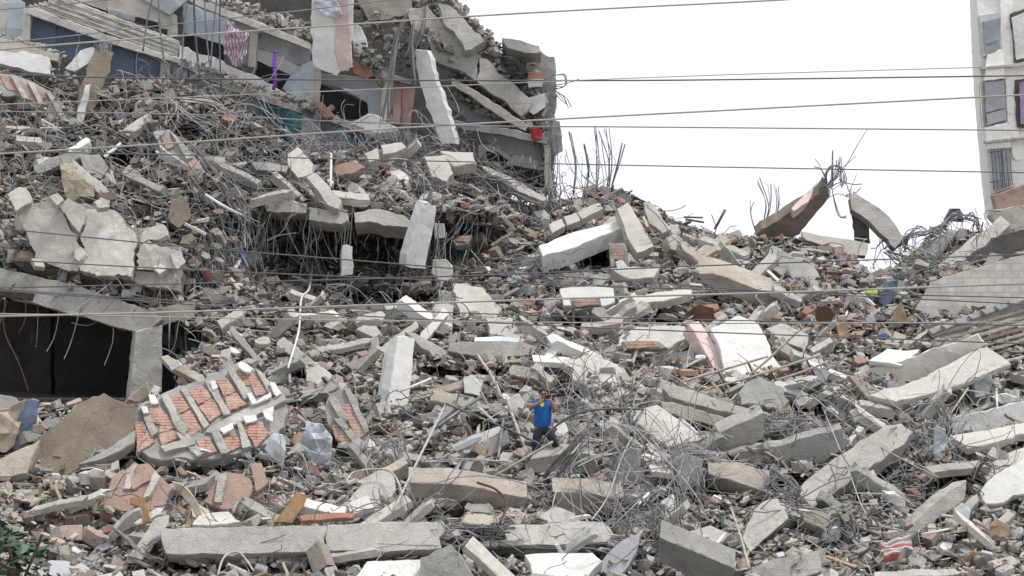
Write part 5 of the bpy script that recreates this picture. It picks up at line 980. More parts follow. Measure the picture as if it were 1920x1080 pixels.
tangle('curls of bars between the short aslant beam and the diagonal beam', [([(1470, 935), (1490, 965), (1520, 978)], 10, 12), (arc(1465, 920, 30, 26, 170, -40), 8, 10), ([(1450, 880), (1490, 920), (1500, 950)], 7, 10)], off=1.4)
tangle('bar basket full of stones left of the striped cushion', [(arc(1580, 1010, 28, 40, 110, 270), 9, 8), (arc(1580, 1000, 26, 44, 80, -80), 8, 8)], off=1.3, stirrups=[((1560, 1030), (1610, 975), 5, 34)])
tangle('curled bar bunch at the foot of the tall white column', [(arc(735, 860, 24, 32, 190, 20), 10, 10), (arc(715, 880, 24, 30, 200, -20), 8, 10), ([(735, 825), (740, 850), (755, 880)], 7, 10)], wpx=2.2, mat='rebar_pale')
tangle('bars fanning left from the upper end of the pale beam with brown side', [([(1255, 850), (1300, 835), (1345, 860), (1400, 872)], 9, 8), ([(1230, 870), (1280, 850), (1330, 852)], 7, 8)], off=1.5, mat='rebar_pale')
tangle('bars drooping from the left end of the long white beam', [([(1012, 470), (990, 500), (970, 540)], 9, 12), ([(1010, 478), (1000, 520), (985, 560)], 6, 12)], Y=75.3, mat='rebar_pale')
tangle('row of hooked bars hanging below the long white floor strip', [([(1050, 560), (1035, 575), (1028, 610)], 6, 9), ([(1145, 600), (1125, 625), (1105, 655)], 7, 9)], off=1.3, mat='rebar_pale')
tangle('bars standing up against the sky left of the highest rubble', [([(1075, 365), (1080, 310), (1068, 250)], 3, 3), ([(1118, 360), (1122, 300), (1118, 240)], 3, 6), ([(1140, 355), (1142, 300), (1130, 245)], 4, 6), ([(1148, 350), (1160, 310), (1172, 265)], 3, 5), ([(1100, 365), (1105, 320), (1098, 270)], 3, 3)], Y=80, wpx=2.2)
tangle('thin bars standing up against the sky left of the rising beam', [([(1432, 425), (1440, 385), (1432, 340)], 5, 7), ([(1415, 430), (1408, 400), (1409, 375)], 2, 3), ([(1450, 420), (1458, 385), (1456, 350)], 3, 3)], Y=79, wpx=1.8)
tangle('bars and loops on the tip of the beam rising against the sky', [([(1553, 350), (1570, 320), (1572, 295)], 5, 7), ([(1562, 300), (1562, 350), (1575, 400), (1592, 408)], 3, 4), (arc(1565, 335, 17, 25, 200, -30), 6, 5), ([(1561, 282), (1562, 320), (1561, 350)], 2, 2)], Y=77.8, wpx=1.8)
tangle('snarl of bars filling the gap between tilted floor and caged beam', [(arc(1730, 460, 35, 28, 190, -10), 12, 14), ([(1660, 470), (1700, 490), (1760, 500)], 9, 12), ([(1790, 400), (1760, 430), (1735, 455)], 8, 10), (arc(1800, 430, 30, 25, 180, 0), 8, 12)], Y=76.2)
tangle('grey pipes and bars cascading in the debris above the parking level', [([(355, 330), (395, 400), (410, 470)], 8, 14), ([(420, 340), (440, 385), (465, 410)], 8, 14), ([(360, 270), (410, 330), (450, 380)], 8, 14)], off=1.5)
tangle('bars spilling over the broken pale block in the upper left', [([(310, 180), (345, 210), (385, 240)], 9, 14), ([(330, 195), (330, 220), (315, 240)], 8, 12), ([(340, 185), (400, 190), (430, 210)], 8, 10)], off=1.6, mat='rebar_pale')
tangle('ropelike bars hanging down from the broken roof beside the leaning column', [([(765, 20), (745, 70), (730, 150), (725, 220)], 9, 7), ([(800, 10), (790, 50), (770, 100)], 8, 12), ([(775, 40), (770, 90), (775, 150)], 6, 8)], Y=78.0, mat='rebar')
tangle('bent bars sticking out of the right side of the block', [([(1035, 142), (1058, 140), (1060, 160), (1040, 165)], 3, 3), ([(1040, 170), (1058, 185), (1068, 200)], 4, 6), ([(1030, 200), (1042, 240), (1040, 300), (1036, 360)], 6, 8), ([(1040, 160), (1065, 155), (1085, 148)], 2, 2)], Y=79.3, wpx=1.6)
tangle('bars gathered above the left end of the longest beam', [([(300, 1005), (270, 1035), (300, 1052)], 7, 7), ([(205, 985), (235, 1010), (262, 1035)], 7, 7)], off=1.6)
tangle('bars lying level in front of the left beam end below the man', [([(790, 866), (880, 862), (960, 866)], 6, 3), ([(960, 925), (1000, 930), (1038, 928)], 8, 6)], off=1.6, mat='rebar_pale')
tangle('thin ribbed bundle rising behind the level beam right of the man', [([(1022, 893), (1050, 862), (1095, 815)], 10, 7), ([(1040, 900), (1070, 860), (1105, 830)], 7, 7)], off=1.7, mat='rebar_dark')

# ================================================================ single rods, pipes, frames
def rod(label, pts, wpx, mat, name='steel_rod', cat='rod', **k): return tag(bar_px(name, pts, wpx, mat, **k), label, cat)
rod('long pale rod leaning up right to the corner of the dark bent bar', [(738, 957), (790, 850), (836, 757)], 5, 'rebar_pale', off=2.2)
rod('dark straight bar sloping down right from the tip of the pale rod to the man', [(836, 757), (930, 795), (1012, 832)], 4.5, 'rebar_dark', off=2.4)
rod('long dark curved bar crossing in front of the legs of the man', [(893, 968), (985, 868), (1028, 812), (1075, 778), (1130, 767), (1206, 767)], 4.5, 'rebar_dark', Y=59.3)
rod('tan stick crossing the dark curved bar below the man', [(905, 905), (970, 868), (1037, 828)], 5, 'wood_pale', Y=59.2)
rod('dark rusty bar bent into a hook over the cracked beam', [(895, 905), (930, 918), (950, 945), (938, 980)], 5, 'rust', off=2.0)
rod('stub of dark bar sticking down from the right end of the curved bar', [(1206, 768), (1188, 795)], 5, 'rebar_dark', off=2.1)
rod('grey steel angle leaning up right left of the man', [(812, 805), (900, 745)], 7, 'steel', name='steel_angle', cat='steel bar', off=1.5)
rod('grey steel tube upright below the level of the man on his left', [(944, 785), (934, 860)], 6, 'steel', off=1.4)
rod('pale post leaning left with its top at the beam with blue paint', [(895, 665), (925, 710), (940, 745)], 6, 'wood_pale', name='post', cat='post', off=1.5)
rod('pale plank leaning left of the man down to the dark straight bar', [(950, 745), (965, 790), (988, 848)], 6, 'wood_pale', name='post', cat='post', off=1.5)
rod('white bent pipe hanging on the left slope above the block panel', [(587, 485), (580, 540), (565, 560), (560, 620), (540, 690)], 4.2, 'metal_white', name='pipe', cat='pipe', off=1.6)
rod('white pipe end above the blue hose in the upper left', [(385, 365), (425, 390), (460, 407)], 6, 'metal_white', name='pipe', cat='pipe', off=1.7)
rod('thin white pipe dropping from the end of the upper white pipe', [(460, 407), (458, 435), (460, 465)], 3.5, 'metal_white', name='pipe', cat='pipe', off=1.6)
rod('blue hose hanging below the thin white pipe', [(450, 460), (455, 480), (464, 503)], 8, 'pipe_blue', name='hose', cat='hose', off=1.6)
rod('pale grey upright post standing in the upper slope rubble', [(621, 288), (620, 350)], 5, 'metal_white', name='post', cat='post', off=1.8)
rod('dark straight bar pointing up at the skyline in the upper right', [(1340, 430), (1360, 393)], 5, 'rebar_dark', Y=78.5)
rod('dark pipe lying on the skyline rubble, upper one of two', [(1282, 407), (1318, 408)], 3.5, 'rebar_dark', Y=78.8)
rod('dark pipe lying on the skyline rubble, lower one of two', [(1285, 411), (1320, 417)], 4, 'rebar_dark', Y=78.7)
rod('pale rod leaning against the short aslant beam in the gravel', [(1370, 950), (1390, 1010), (1404, 1065)], 5, 'wood_pale', off=1.6)
rod('grey tube lying at the foot of the pale rod at the lower right', [(1335, 1030), (1360, 1000)], 7, 'metal_white', off=1.2, name='pipe', cat='pipe')
rod('long sagging wire from the caged beam down right across the gravel', [(1520, 740), (1600, 805), (1690, 860), (1760, 895)], 2.4, 'rebar_pale', off=2.0, name='wire', cat='wire')
rod('pale wire dropping over the biggest diagonal beam', [(1545, 770), (1590, 880), (1612, 940), (1625, 965)], 2.4, 'rebar_pale', off=2.2, name='wire', cat='wire')
rod('long pale wire curving up right from the bottom centre beam', [(1110, 975), (1140, 930), (1165, 860), (1185, 820)], 3, 'rebar_pale', off=2.3, name='wire', cat='wire')
rod('pale hooked cable looping over the longest beam at its middle', [(408, 1078), (420, 1045), (445, 1035), (462, 1050), (475, 1070)], 4, 'rebar_pale', off=2.1, name='cable', cat='cable')
rod('white pipe piece sticking right beside the striped cushion', [(1728, 1002), (1790, 990)], 5, 'metal_white', name='pipe', cat='pipe', off=1.5)
rod('pale rod sticking out left of the tall white column', [(752, 733), (808, 710)], 5, 'metal_white', off=2.1)
rod('pale stick slanting across the big L shaped panel end', [(1783, 775), (1815, 728)], 4, 'wood_pale', name='stick', cat='stick', off=2.0)
rod('thin upright white pipe in the right edge rubble', [(1868, 728), (1870, 770)], 4, 'metal_white', name='pipe', cat='pipe', off=1.8)
rod('bent pale tube frame at the foot of the long pale rod', [(648, 905), (665, 885), (720, 880), (745, 900), (762, 958)], 4, 'rebar_pale', name='tube_frame', cat='frame', off=2.0)
rod('reddish thin cable dangling before the dark parking level', [(10, 558), (8, 620), (35, 680), (54, 735)], 2.5, 'rust', name='cable', cat='cable', Y=66.5)
rod('pair of hanging thin wires before the parking beam at the left', [(48, 560), (47, 600), (35, 625)], 2, 'rust', name='cable', cat='cable', Y=66.8)
rod('thin upright cable hanging beside the parking level column', [(318, 590), (317, 660)], 3.5, 'steel', name='cable', cat='cable', Y=66.8)
lad = empty('metal_ladder', at(1400, 700, 64.3), 'pale metal ladder frame lying over the huge white slab', 'ladder')
for pts in ([(1275, 717), (1350, 695), (1440, 668)], [(1316, 733), (1430, 700), (1538, 665)], [(1455, 713), (1510, 695), (1552, 678)]): bar_px('rail', pts, 4.5, 'wood_pale', lad, Y=64.2)
for x, y in ((1345, 697), (1400, 680), (1440, 690), (1475, 684), (1510, 674)): bar_px('rung', [(x, y-4), (x+18, y+32)], 3.5, 'rust', lad, Y=64.3)
rod('long dark pole lying across the ladder frame', [(1407, 702), (1450, 665), (1500, 617)], 5, 'wood_pale', name='pole', cat='pole', Y=64.0)

# ================================================================ belongings and odd pieces
def bit(name, label, cat, mat, poly, **k): return tag(P(name, None, None, mat, poly, **{**dict(thick=.12, rough=.02), **k}), label, cat)
bit('wooden_board', 'brown wooden board standing in front of the dusty hollow brick slab', 'board', 'wood', [(243, 934), (268, 932), (275, 950), (282, 978), (266, 982), (262, 950), (246, 944)], b=.2, off=2.0)
bit('wooden_board', 'orange brown board standing aslant behind the longest beam', 'board', 'wood', [(514, 980), (534, 955), (556, 925), (575, 928), (566, 950), (548, 980)], b=.3, off=1.7, thick=.1)
bit('wooden_board', 'long narrow plank bowed down to the longest beam', 'board', 'wood_pale', [(322, 903), (340, 908), (362, 930), (374, 955), (384, 985), (376, 986), (360, 950), (338, 925)], off=1.9)
bit('red_board', 'red board lying flat above the longest beam at its middle', 'board', 'clay', [(562, 966), (600, 963), (665, 962), (662, 970), (600, 974), (566, 976)], b=1.0, off=1.6)
bit('rusty_cabinet', 'rusty red metal cabinet frame above the huge white slab', 'cabinet', 'rust', [(1300, 575), (1312, 572), (1338, 578), (1338, 596), (1332, 612), (1318, 600), (1302, 596)], off=1.6, thick=.4)
bit('red_board', 'pinkish red lid on top of the rusty cabinet frame', 'lid', 'clay', [(1298, 571), (1345, 570), (1348, 578), (1330, 584), (1312, 582)], b=1.0, off=1.9)
v, f = tube_geo([at(1546, 592, 68.3), at(1549, 592, 68.55)], 18*pxm(68.3), 24); dr = tag(link('rusty_drum_lid', v, f, 'rust'), 'dark rusty round disc standing on edge in the upper right rubble', 'disc')
bit('orange_bag', 'orange brown crumpled sheet in the rubble left of the L shaped panel', 'sheet', 'orange', [(1570, 610), (1590, 605), (1592, 632), (1575, 640)], off=1.4, lump=.1)
bit('lime_ball', 'lime green round plastic lump under the tilted floor', 'plastic', 'lime', [(1626, 546), (1636, 543), (1645, 546), (1646, 553), (1635, 554), (1625, 552)], off=1.6, thick=.3)
bit('blue_tarp', 'dull blue plastic draped under the gap near the lime green lump', 'tarp', 'sheet_blue', [(1662, 530), (1685, 525), (1683, 550), (1660, 575), (1650, 568), (1656, 548)], off=1.4, thick=.3, lump=.1)
bit('grey_sheet', 'pale grey plate standing in the gap of the skyline', 'sheet', 'metal_white', [(1632, 522), (1652, 507), (1670, 497), (1670, 520), (1645, 528)], Y=74.5)
bit('cardboard', 'crumpled brown cardboard standing right of the lime green lump', 'cardboard', 'orange', [(1675, 600), (1690, 565), (1700, 600), (1688, 612)], off=1.4, lump=.08)
bit('blue_cloth', 'faded blue cloth in the right edge rubble beside the white pipe', 'cloth', 'plastic_pale_blue', [(1822, 705), (1850, 698), (1862, 715), (1855, 738), (1830, 745)], off=1.3, lump=.15, thick=.3)
bit('white_bag', 'white plastic bag draped over the white wall remains', 'bag', 'cloth_white', [(1862, 745), (1885, 738), (1905, 745), (1900, 758), (1878, 756)], off=1.7, lump=.12, thick=.3)
bit('blue_cloth', 'hanging pale blue cloth under the trailing bar bundle', 'cloth', 'plastic_pale_blue', [(1755, 800), (1772, 805), (1775, 830), (1762, 858), (1750, 850)], off=2.0, lump=.15)
bit('blue_sheet', 'small blue plate in the right part of the brick strewn slope', 'plate', 'pipe_blue', [(1645, 628), (1662, 624), (1666, 632), (1650, 636)], off=1.2)
cu = tag(P('cushion', None, None, 'cloth_white', [(1650, 1012), (1675, 1008), (1705, 1010), (1712, 1030), (1690, 1038), (1662, 1044), (1652, 1030)], thick=.15, off=1.5, b=1.6, rough=.08, lump=.2, step=.12), 'striped red and white cushion lying in the gravel at the lower right', 'cushion')
m, nt_, b_ = nmat('stripes'); cc = nt_.nodes.new('ShaderNodeTexCoord').outputs['UV']; wv = nt_.nodes.new('ShaderNodeTexWave'); wv.bands_direction = 'Y'; wv.inputs['Scale'].default_value = 1.0; wv.inputs['Distortion'].default_value = 1.2
nt_.links.new(cc, wv.inputs['Vector']); nt_.links.new(ramp(nt_, wv.outputs[0], [(0.2, (.30, .08, .08)), (0.4, (.42, .39, .36)), (.75, (.42, .39, .36)), (.9, (.17, .18, .2))]), b_.inputs['Base Color']); b_.inputs['Roughness'].default_value = .95
cu.data.materials[0] = m
bit('denim_trousers', 'faded blue denim trousers hanging over the rubble at the left edge', 'trousers', 'denim', [(44, 752), (58, 748), (71, 752), (66, 790), (52, 835), (30, 845), (22, 838), (30, 800)], off=1.9, lump=.12, thick=.25)
bit('fur_rug', 'tan and cream shaggy rug at the left edge beside the denim trousers', 'rug', 'fur', [(-20, 775), (15, 765), (44, 750), (40, 780), (26, 835), (10, 848), (-20, 852)], off=1.8, lump=.2, thick=.3)
bit('white_cloth', 'small white cloth hanging on the rim of the curved brown sheet', 'cloth', 'cloth_white', [(139, 762), (150, 764), (161, 778), (154, 786), (142, 784)], off=2.3, lump=.1, thick=.1)
bit('plastic_sheet', 'crumpled pale blue plastic sheet right of the hollow block panel', 'plastic sheet', 'plastic_pale_blue', [(563, 830), (575, 792), (604, 796), (622, 822), (620, 848), (602, 850)], off=1.7, lump=.18, thick=.1, step=.12)
bit('plastic_sheet', 'lower crumpled blue sheet beneath the crumpled pale blue one', 'plastic sheet', 'glass_grey', [(572, 842), (602, 852), (620, 850), (618, 872), (590, 868)], off=1.4, lump=.15)
bit('plastic_sheet', 'folded bluish white plastic between the block panel and the crumpled sheet', 'plastic sheet', 'plastic_pale_blue', [(498, 842), (512, 812), (528, 818), (536, 845), (532, 868), (515, 862)], off=2.6, lump=.15, thick=.1)
bit('yellow_board', 'pale yellow foam board leaning between block panel and garage column', 'board', 'foam', [(240, 748), (262, 728), (276, 718), (280, 740), (258, 754)], off=2.2)
bit('paper', 'pale blue paper sheets on the slope above the block panel', 'paper', 'cloth_white', [(316, 685), (332, 675), (340, 685), (322, 694)], off=1.6)
bit('rag', 'pink white rag lying under the curved brown sheet', 'rag', 'cloth_white', [(165, 885), (178, 878), (192, 884), (188, 896), (172, 896)], off=1.3, lump=.1)
bit('yellow_bucket', 'yellowish crushed bucket behind the denim trousers', 'bucket', 'foam', [(62, 797), (78, 795), (86, 803), (76, 812), (62, 810)], off=2.0)
bit('steel_box', 'blue painted steel channel under the large pale triangular slab', 'steel channel', 'plastic_pale_blue', [(853, 838), (880, 825), (902, 818), (903, 824), (880, 836), (855, 847)], off=1.6, thick=.15)
bit('orange_cloth', 'orange crumpled cardboard in the right edge rubble', 'cardboard', 'orange', [(1857, 985), (1870, 973), (1893, 988), (1893, 1003), (1875, 1006), (1858, 996)], off=1.4, lump=.1)
bit('white_cup', 'white plastic bag knotted at the right beside the pale ledge', 'bag', 'plastic_pale_blue', [(1795, 955), (1808, 945), (1820, 958), (1815, 980), (1800, 978)], off=1.9, lump=.1, thick=.25)
for (x, y, a_, L, lab) in ((872, 890, .2, 34, 'concrete test cylinder lying end on before the cracked beam'), (895, 875, -.3, 22, 'rounded stone cylinder right of the concrete test cylinder')):
    v, f = tube_geo([at(x, y, 59.6), at(x+L*.3, y-L*.5, 60.3)], 11*pxm(60), 14); tag(link('concrete_cylinder', v, f, 'concrete_grey'), lab, 'cylinder')
v, f = tube_geo([at(1110, 898, 59.0), at(1121, 897, 59.5)], 10*pxm(59), 14); tag(link('clay_pipe', v, f, 'clay'), 'orange clay pipe end sticking out of the upright wall piece', 'pipe')

# ================================================================ the man
PY0 = 60.35
def mp(px, py, dy=0.0): return Vector(at(px, py, PY0+dy))
def skin(name, nodes, edges, mat, parent=None, sub=2, root=None, fat=1.0):
    me = bpy.data.meshes.new(name); keys = list(nodes); ix = {k: i for i, k in enumerate(keys)}
    base = Vector((mp(1018, 862).x, PY0, mp(1018, 862).z))
    me.from_pydata([nodes[k][0]-base for k in keys], [(ix[a], ix[b]) for a, b in edges], [])
    o = bpy.data.objects.new(name, me); C.objects.link(o)
    nodes = {k: (v_[0], tuple(c_*fat for c_ in v_[1]) if isinstance(v_[1], tuple) else v_[1]*fat) for k, v_ in nodes.items()}; md = o.modifiers.new('Skin', 'SKIN'); md.use_smooth_shade = True
    for k in keys:
        s = me.skin_vertices[0].data[ix[k]]; r = nodes[k][1]; s.radius = r if isinstance(r, tuple) else (r, r); s.use_root = (k == (root or keys[0]))
    ss = o.modifiers.new('Sub', 'SUBSURF'); ss.levels = sub; ss.render_levels = sub
    dg = bpy.context.evaluated_depsgraph_get(); m2 = bpy.data.meshes.new_from_object(o.evaluated_get(dg)); o.modifiers.clear(); o.data = m2
    m2.materials.clear(); m2.materials.append(M[mat]); m2.polygons.foreach_set('use_smooth', [True]*len(m2.polygons))
    if parent is None: o.location = base
    else: o.parent = parent
    return o
N = {'pelvis': (mp(1017.5, 799), (.115, .09)), 'belly': (mp(1017.5, 786), (.14, .11)), 'chest': (mp(1018, 767), (.17, .12)), 'upper': (mp(1018.5, 756), (.13, .09)), 'neck': (mp(1019, 750, -.03), .055),
     'jaw': (mp(1019.5, 744.5, -.06), (.088, .095)), 'face': (mp(1019.5, 738.5, -.05), (.105, .12)), 'crown': (mp(1019, 732.5, -.03), (.09, .10)),
     'nose': (mp(1019.8, 740.5, -.185), .013), 'nose_b': (mp(1019.6, 738.3, -.16), .011),
     'sh_l': (mp(1005, 756), .068), 'el_l': (mp(992, 763, -.14), .058), 'wr_l': (mp(1008, 757, -.34), .042), 'hd_l': (mp(1013.5, 752.5, -.36), (.042, .022)),
     'sh_r': (mp(1032, 757), .068), 'el_r': (mp(1040.5, 770, -.16), .058), 'wr_r': (mp(1034, 755, -.32), .042), 'hd_r': (mp(1031, 748.5, -.35), (.042, .022)),
     'hip_l': (mp(1011, 803), .10), 'kn_l': (mp(1006, 826, -.12), .07), 'an_l': (mp(1003, 852, .08), .045), 'ft_l': (mp(1000, 858, -.12), .045),
     'hip_r': (mp(1025, 803), .10), 'kn_r': (mp(1038, 824, -.12), .07), 'an_r': (mp(1048, 851, .08), .045), 'ft_r': (mp(1052, 857, -.12), .045)}
E_ = [('pelvis', 'belly'), ('belly', 'chest'), ('chest', 'upper'), ('upper', 'neck'), ('neck', 'jaw'), ('jaw', 'face'), ('face', 'crown'), ('face', 'nose_b'), ('nose_b', 'nose'), ('upper', 'sh_l'), ('sh_l', 'el_l'), ('el_l', 'wr_l'), ('wr_l', 'hd_l'),
      ('upper', 'sh_r'), ('sh_r', 'el_r'), ('el_r', 'wr_r'), ('wr_r', 'hd_r'), ('pelvis', 'hip_l'), ('hip_l', 'kn_l'), ('kn_l', 'an_l'), ('an_l', 'ft_l'), ('pelvis', 'hip_r'), ('hip_r', 'kn_r'), ('kn_r', 'an_r'), ('an_r', 'ft_r')]
for s, hx, hy, sg in (('l', 1013.5, 752.5, 1), ('r', 1031, 748.5, -1)):
    for q in range(4):
        bx = hx+sg*(2.2+.5*(1.5-abs(q-1.5))); by = hy-3.2+q*1.7
        N[f'f{q}{s}a'] = (mp(bx, by, -.37), .0115); N[f'f{q}{s}b'] = (mp(bx+sg*(2.2+.3*(q == 1)), by-.7, -.38), .0105); N[f'f{q}{s}c'] = (mp(bx+sg*(3.2+.4*(q == 1)), by-.3, -.34), .0095)
        E_ += [(f'hd_{s}', f'f{q}{s}a'), (f'f{q}{s}a', f'f{q}{s}b'), (f'f{q}{s}b', f'f{q}{s}c')]
    N[f't{s}a'] = (mp(hx+sg*.8, hy+3.2, -.33), .013); N[f't{s}b'] = (mp(hx+sg*3.2, hy+3.4, -.31), .011); E_ += [(f'hd_{s}', f't{s}a'), (f't{s}a', f't{s}b')]
man = skin('person', N, E_, 'skin', None, 2, 'pelvis')
tag(man, 'man in bright blue T-shirt and dark trousers holding a phone to his face', 'person', kind='thing')
NS = {'hem': (mp(1017.3, 804), (.15, .12)), 'waist': (mp(1017.3, 796), (.165, .125)), 'belly': (mp(1017.5, 786), (.182, .15)), 'chest': (mp(1018, 768), (.185, .135)), 'upper': (mp(1018.5, 757), (.15, .105)), 'col': (mp(1018.8, 752, -.01), .085),
      'sh_l': (mp(1004, 756.8), .09), 'sl_l': (mp(996, 761, -.10), .085), 'sh_r': (mp(1033, 758), .09), 'sl_r': (mp(1038.3, 767, -.13), .085)}
skin('tshirt', NS, [('hem', 'waist'), ('waist', 'belly'), ('belly', 'chest'), ('chest', 'upper'), ('upper', 'col'), ('upper', 'sh_l'), ('sh_l', 'sl_l'), ('upper', 'sh_r'), ('sh_r', 'sl_r')], 'shirt', man, 2, None, 1.24)
NT_ = {'w': (mp(1017.3, 796), (.15, .115)), 'c': (mp(1017.5, 804), (.17, .13)), 'hl': (mp(1010.5, 806), .115), 'kl': (mp(1006, 826, -.12), .088), 'al': (mp(1003, 851, .06), .068), 'hr': (mp(1025.5, 806), .115), 'kr': (mp(1038, 824, -.12), .088), 'ar': (mp(1048, 850, .06), .068)}
skin('trousers', NT_, [('w', 'c'), ('c', 'hl'), ('hl', 'kl'), ('kl', 'al'), ('c', 'hr'), ('hr', 'kr'), ('kr', 'ar')], 'trousers', man, 2, None, 1.22)
for sx, sy, tx in ((1003, 857, 1000), (1048, 856, 1052)):
    skin('shoe', {'a': (mp(sx, sy-1, .12), .052), 'b': (mp(sx, sy, 0), .055), 'c': (mp(tx, sy+.5, -.16), .045)}, [('a', 'b'), ('b', 'c')], 'black_plastic', man, 2)
bmh = bmesh.new(); bmesh.ops.create_uvsphere(bmh, u_segments=20, v_segments=14, radius=1)
bmesh.ops.delete(bmh, geom=[q for q in bmh.verts if not (q.co.z > .18+.25*max(0, -q.co.y) or (q.co.y > .05 and q.co.z > -.55))], context='VERTS')
hc = mp(1019.2, 736.3, -.03); bmh.verts.index_update(); bmh.verts.ensure_lookup_table()
hv = [tuple(hc+Vector((q.co.x*.112, q.co.y*.13, q.co.z*.108))*(1+.05*noise.noise(q.co*4))) for q in bmh.verts]
hf = [tuple(l.vert.index for l in fc.loops) for fc in bmh.faces]; bmh.free()
link('hair', hv, hf, 'hair', man, smooth=True)
skin('wristband', {'a': (mp(1009, 756.5, -.34), .042), 'b': (mp(1012, 754, -.355), .042)}, [('a', 'b')], 'black_plastic', man, 1)
skin('wristband', {'a': (mp(1034.5, 757, -.31), .042), 'b': (mp(1032.5, 752, -.33), .042)}, [('a', 'b')], 'black_plastic', man, 1)
for ex_ in (1016.7, 1022.3):
    v, f = tube_geo([tuple(mp(ex_, 738, -.172)), tuple(mp(ex_, 738, -.158))], .026, 10)
    link('spectacle_lens', v, f, 'black_plastic', man)
for ex_ in (1012.8, 1026): skin('ear', {'a': (mp(ex_, 738, -.04), (.012, .02)), 'b': (mp(ex_, 741, -.04), (.01, .016))}, [('a', 'b')], 'skin', man, 1)
v, f = tube_geo([tuple(mp(1016.5, 744.2, -.14)), tuple(mp(1019.5, 744.6, -.148)), tuple(mp(1022.5, 744.2, -.14))], .008, 6); link('mouth', v, f, 'clay', man)
v, f, uv, info = prism_geo([(1022, 741.5), (1032.5, 740), (1033, 746), (1022.5, 747.5)], thick=.012, Y=PY0-.40, rough=.0, step=.05, bulge=.001, lump=0)
ph = tag(link('mobile_phone', v, f, 'black_plastic'), 'dark mobile phone held up in both hands by the man in blue', 'phone')
v, f, uv, info = prism_geo([(1012, 755), (1017, 754), (1020, 758), (1018, 763), (1013, 760)], thick=.03, Y=PY0-.36, rough=.004, step=.05, bulge=.003, lump=.004)
tag(link('lanyard_tag', v, f, 'hi_vis'), 'small neon yellow pouch hanging at the chest of the man', 'pouch')
slab('narrow rubble block the man stands on behind the level beam', 'concrete_grey', [(985, 860), (1065, 858), (1070, 885), (985, 885)], thick=.9, Y=60.0, b=.1, rough=.04)

# ================================================================ overhead lines between the viewer and the heap
LN2 = [([(-60, 22), (60, 13), (200, 0), (330, -16)], 3.2, 'cable_grey', 30, 'grey overhead line crossing only the top left corner'),
       ([(-60, 98), (183, 78), (400, 63), (640, 47), (800, 36), (960, 26), (1180, 14), (1460, 0), (1700, -16)], 4.6, 'cable_tan', 27, 'thick tan overhead rope rising across the top of the photo'),
       ([(-60, 83), (60, 75), (300, 48), (580, 18), (740, -2)], 3, 'cable_grey', 24, 'thin grey overhead line just above the tan rope at the upper left'),
       ([(-60, 133), (180, 145), (640, 150), (960, 151), (1300, 150), (1990, 141)], 4, 'cable_dark', 24, 'dark overhead line running level across the rooms and the sky'),
       ([(-60, 198), (300, 184), (640, 170), (1050, 152), (1400, 139), (1990, 122)], 2.6, 'cable_tan', 22, 'faint thin overhead line just above the level dark one at the right'),
       ([(-60, 292), (300, 270), (640, 247), (960, 228), (1300, 210), (1990, 174)], 4.6, 'cable_tan', 28, 'thick tan overhead rope crossing the middle of the block and the sky'),
       ([(-60, 208), (360, 215), (640, 228), (960, 237), (1180, 238), (1990, 245)], 3.4, 'cable_grey', 24, 'blue grey overhead line under the middle tan rope on the sky'),
       ([(-60, 282), (400, 292), (640, 298), (1180, 310), (1990, 325)], 3, 'cable_dark', 30, 'lowest dark overhead line crossing the open sky'),
       ([(-60, 422), (300, 458), (640, 486), (960, 512), (1200, 528), (1440, 546), (1990, 574)], 3.2, 'cable_dark', 29, 'dark line sloping down right over the cracked facade slab'),
       ([(-60, 483), (300, 503), (640, 518), (960, 531), (1440, 546), (1990, 560)], 3.2, 'cable_dark', 30, 'dark line below the one over the cracked facade slab, nearly parallel to it'),
       ([(-60, 541), (300, 533), (640, 524), (960, 514), (1300, 499), (1990, 475)], 3.4, 'cable_dark', 27, 'dark line rising gently right to the block wall top'),
       ([(-60, 538), (300, 562), (640, 578), (960, 590), (1280, 599), (1990, 611)], 3, 'cable_dark', 29, 'dark line sagging from the parking beam to the slatted roof'),
       ([(-60, 594), (300, 586), (640, 574), (1120, 558), (1500, 547), (1990, 529)], 5, 'cable_tan', 26, 'thick tan rope rising right across the middle of the heap'),
       ([(-60, 587), (300, 594), (640, 600), (1280, 606), (1990, 604)], 3, 'cable_tan', 27, 'thin tan line running level just under the thick tan rope'),
       ([(-60, 541), (160, 556), (300, 567), (640, 590), (960, 607), (1280, 621), (1990, 647)], 3.2, 'cable_dark', 28, 'lowest of all the dark lines, ending above the slatted roof')]
for pts, wpx, mt, Yl, lab in LN2:
    o = bar_px('overhead_line', pts, wpx*.78, mt, Y=Yl, n=80, sides=8); tag(o, lab, 'cable', 'overhead lines crossing the photo')

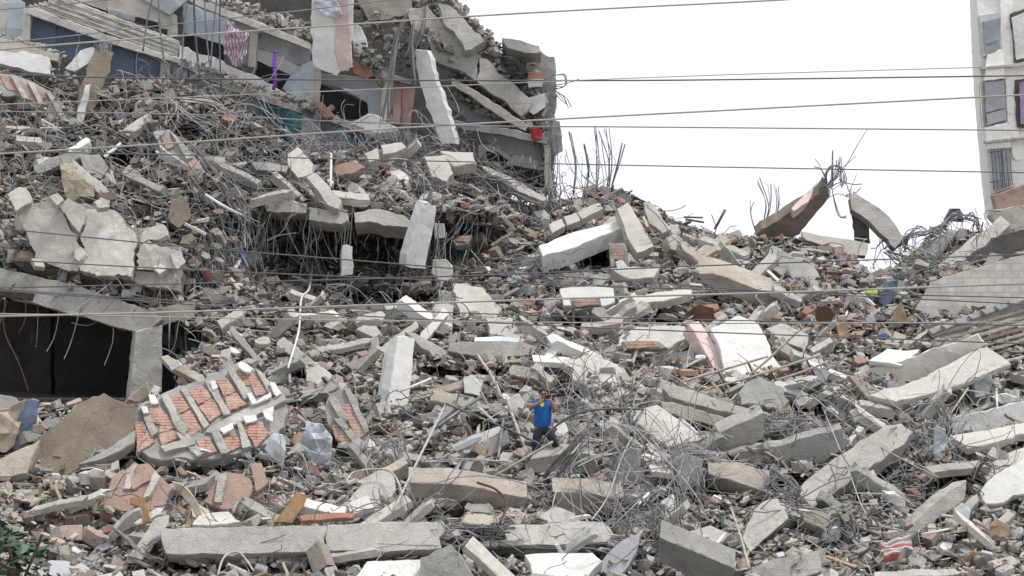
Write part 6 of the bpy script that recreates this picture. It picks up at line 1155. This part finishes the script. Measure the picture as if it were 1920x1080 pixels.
# ================================================================ leafy tree top at the bottom left corner
Yt = 21.0; c0 = at(25, 1085, Yt)
tr = empty('leafy_tree', (c0[0], Yt, 0), 'top of a dark leafy tree at the bottom left corner', 'tree')
segs = [[(c0[0]-.15, Yt, 0), (c0[0]-.1, Yt+.1, 3), (c0[0]-.05, Yt, 5.6), (c0[0], Yt, 6.75)]]
for k in range(9):
    g = k*.7; segs.append([(c0[0]-.05, Yt, 5.4+.12*k), (c0[0]+.22*math.cos(g), Yt+.22*math.sin(g), 6.2+.08*k), (c0[0]+.42*math.cos(g)-.05, Yt+.4*math.sin(g), 6.5+.07*k)])
v, f = merge([tube_geo(smooth_line(s, 9), .06 if i == 0 else .012, 6) for i, s in enumerate(segs)]); link('trunk', v, f, 'bark', tr)
for lm in ('leaf', 'leaf_pale'):
    VV = []; FF = []
    for _ in range(420 if lm == 'leaf' else 130):
        g = rng.normal(0, 1, 3); g /= np.linalg.norm(g); rr = rng.uniform(.4, 1)**.5
        p = np.array([c0[0]-.16, Yt, 6.5])+g*rr*np.array([.46, .45, .72 if g[2] > 0 else .8])
        if p[2] > 7.14-0.7*max(0, p[0]-c0[0])+rng.normal(0, .03): continue
        h = rng.uniform(0, 6.3); d = np.array([math.cos(h), math.sin(h), rng.uniform(-.7, .35)]); d /= np.linalg.norm(d); s = np.cross(d, [0, 0, 1]); s /= np.linalg.norm(s); s = s+np.array([0, 0, rng.uniform(-.5, .5)])
        L = rng.uniform(.09, .15); w_ = L*.36; n = np.cross(d, s)*.12*L; b0 = len(VV)
        for t, ww, up in ((0, .05, 0), (.25, .8, .4), (.55, 1, .6), (.82, .6, .3), (1, .03, -.5)):
            m_ = p+d*L*t+n*up; VV += [m_-s*w_*ww+n*.8, m_, m_+s*w_*ww+n*.8]
        for i in range(4):
            for j in range(2): a_ = b0+i*3+j; FF.append((a_, a_+1, a_+4, a_+3))
    link('crown', np.array(VV), FF, lm, tr)

for o in sc.objects:
    if o.parent is None and o.get('label') and not o.get('kind'): o['kind'] = 'thing'
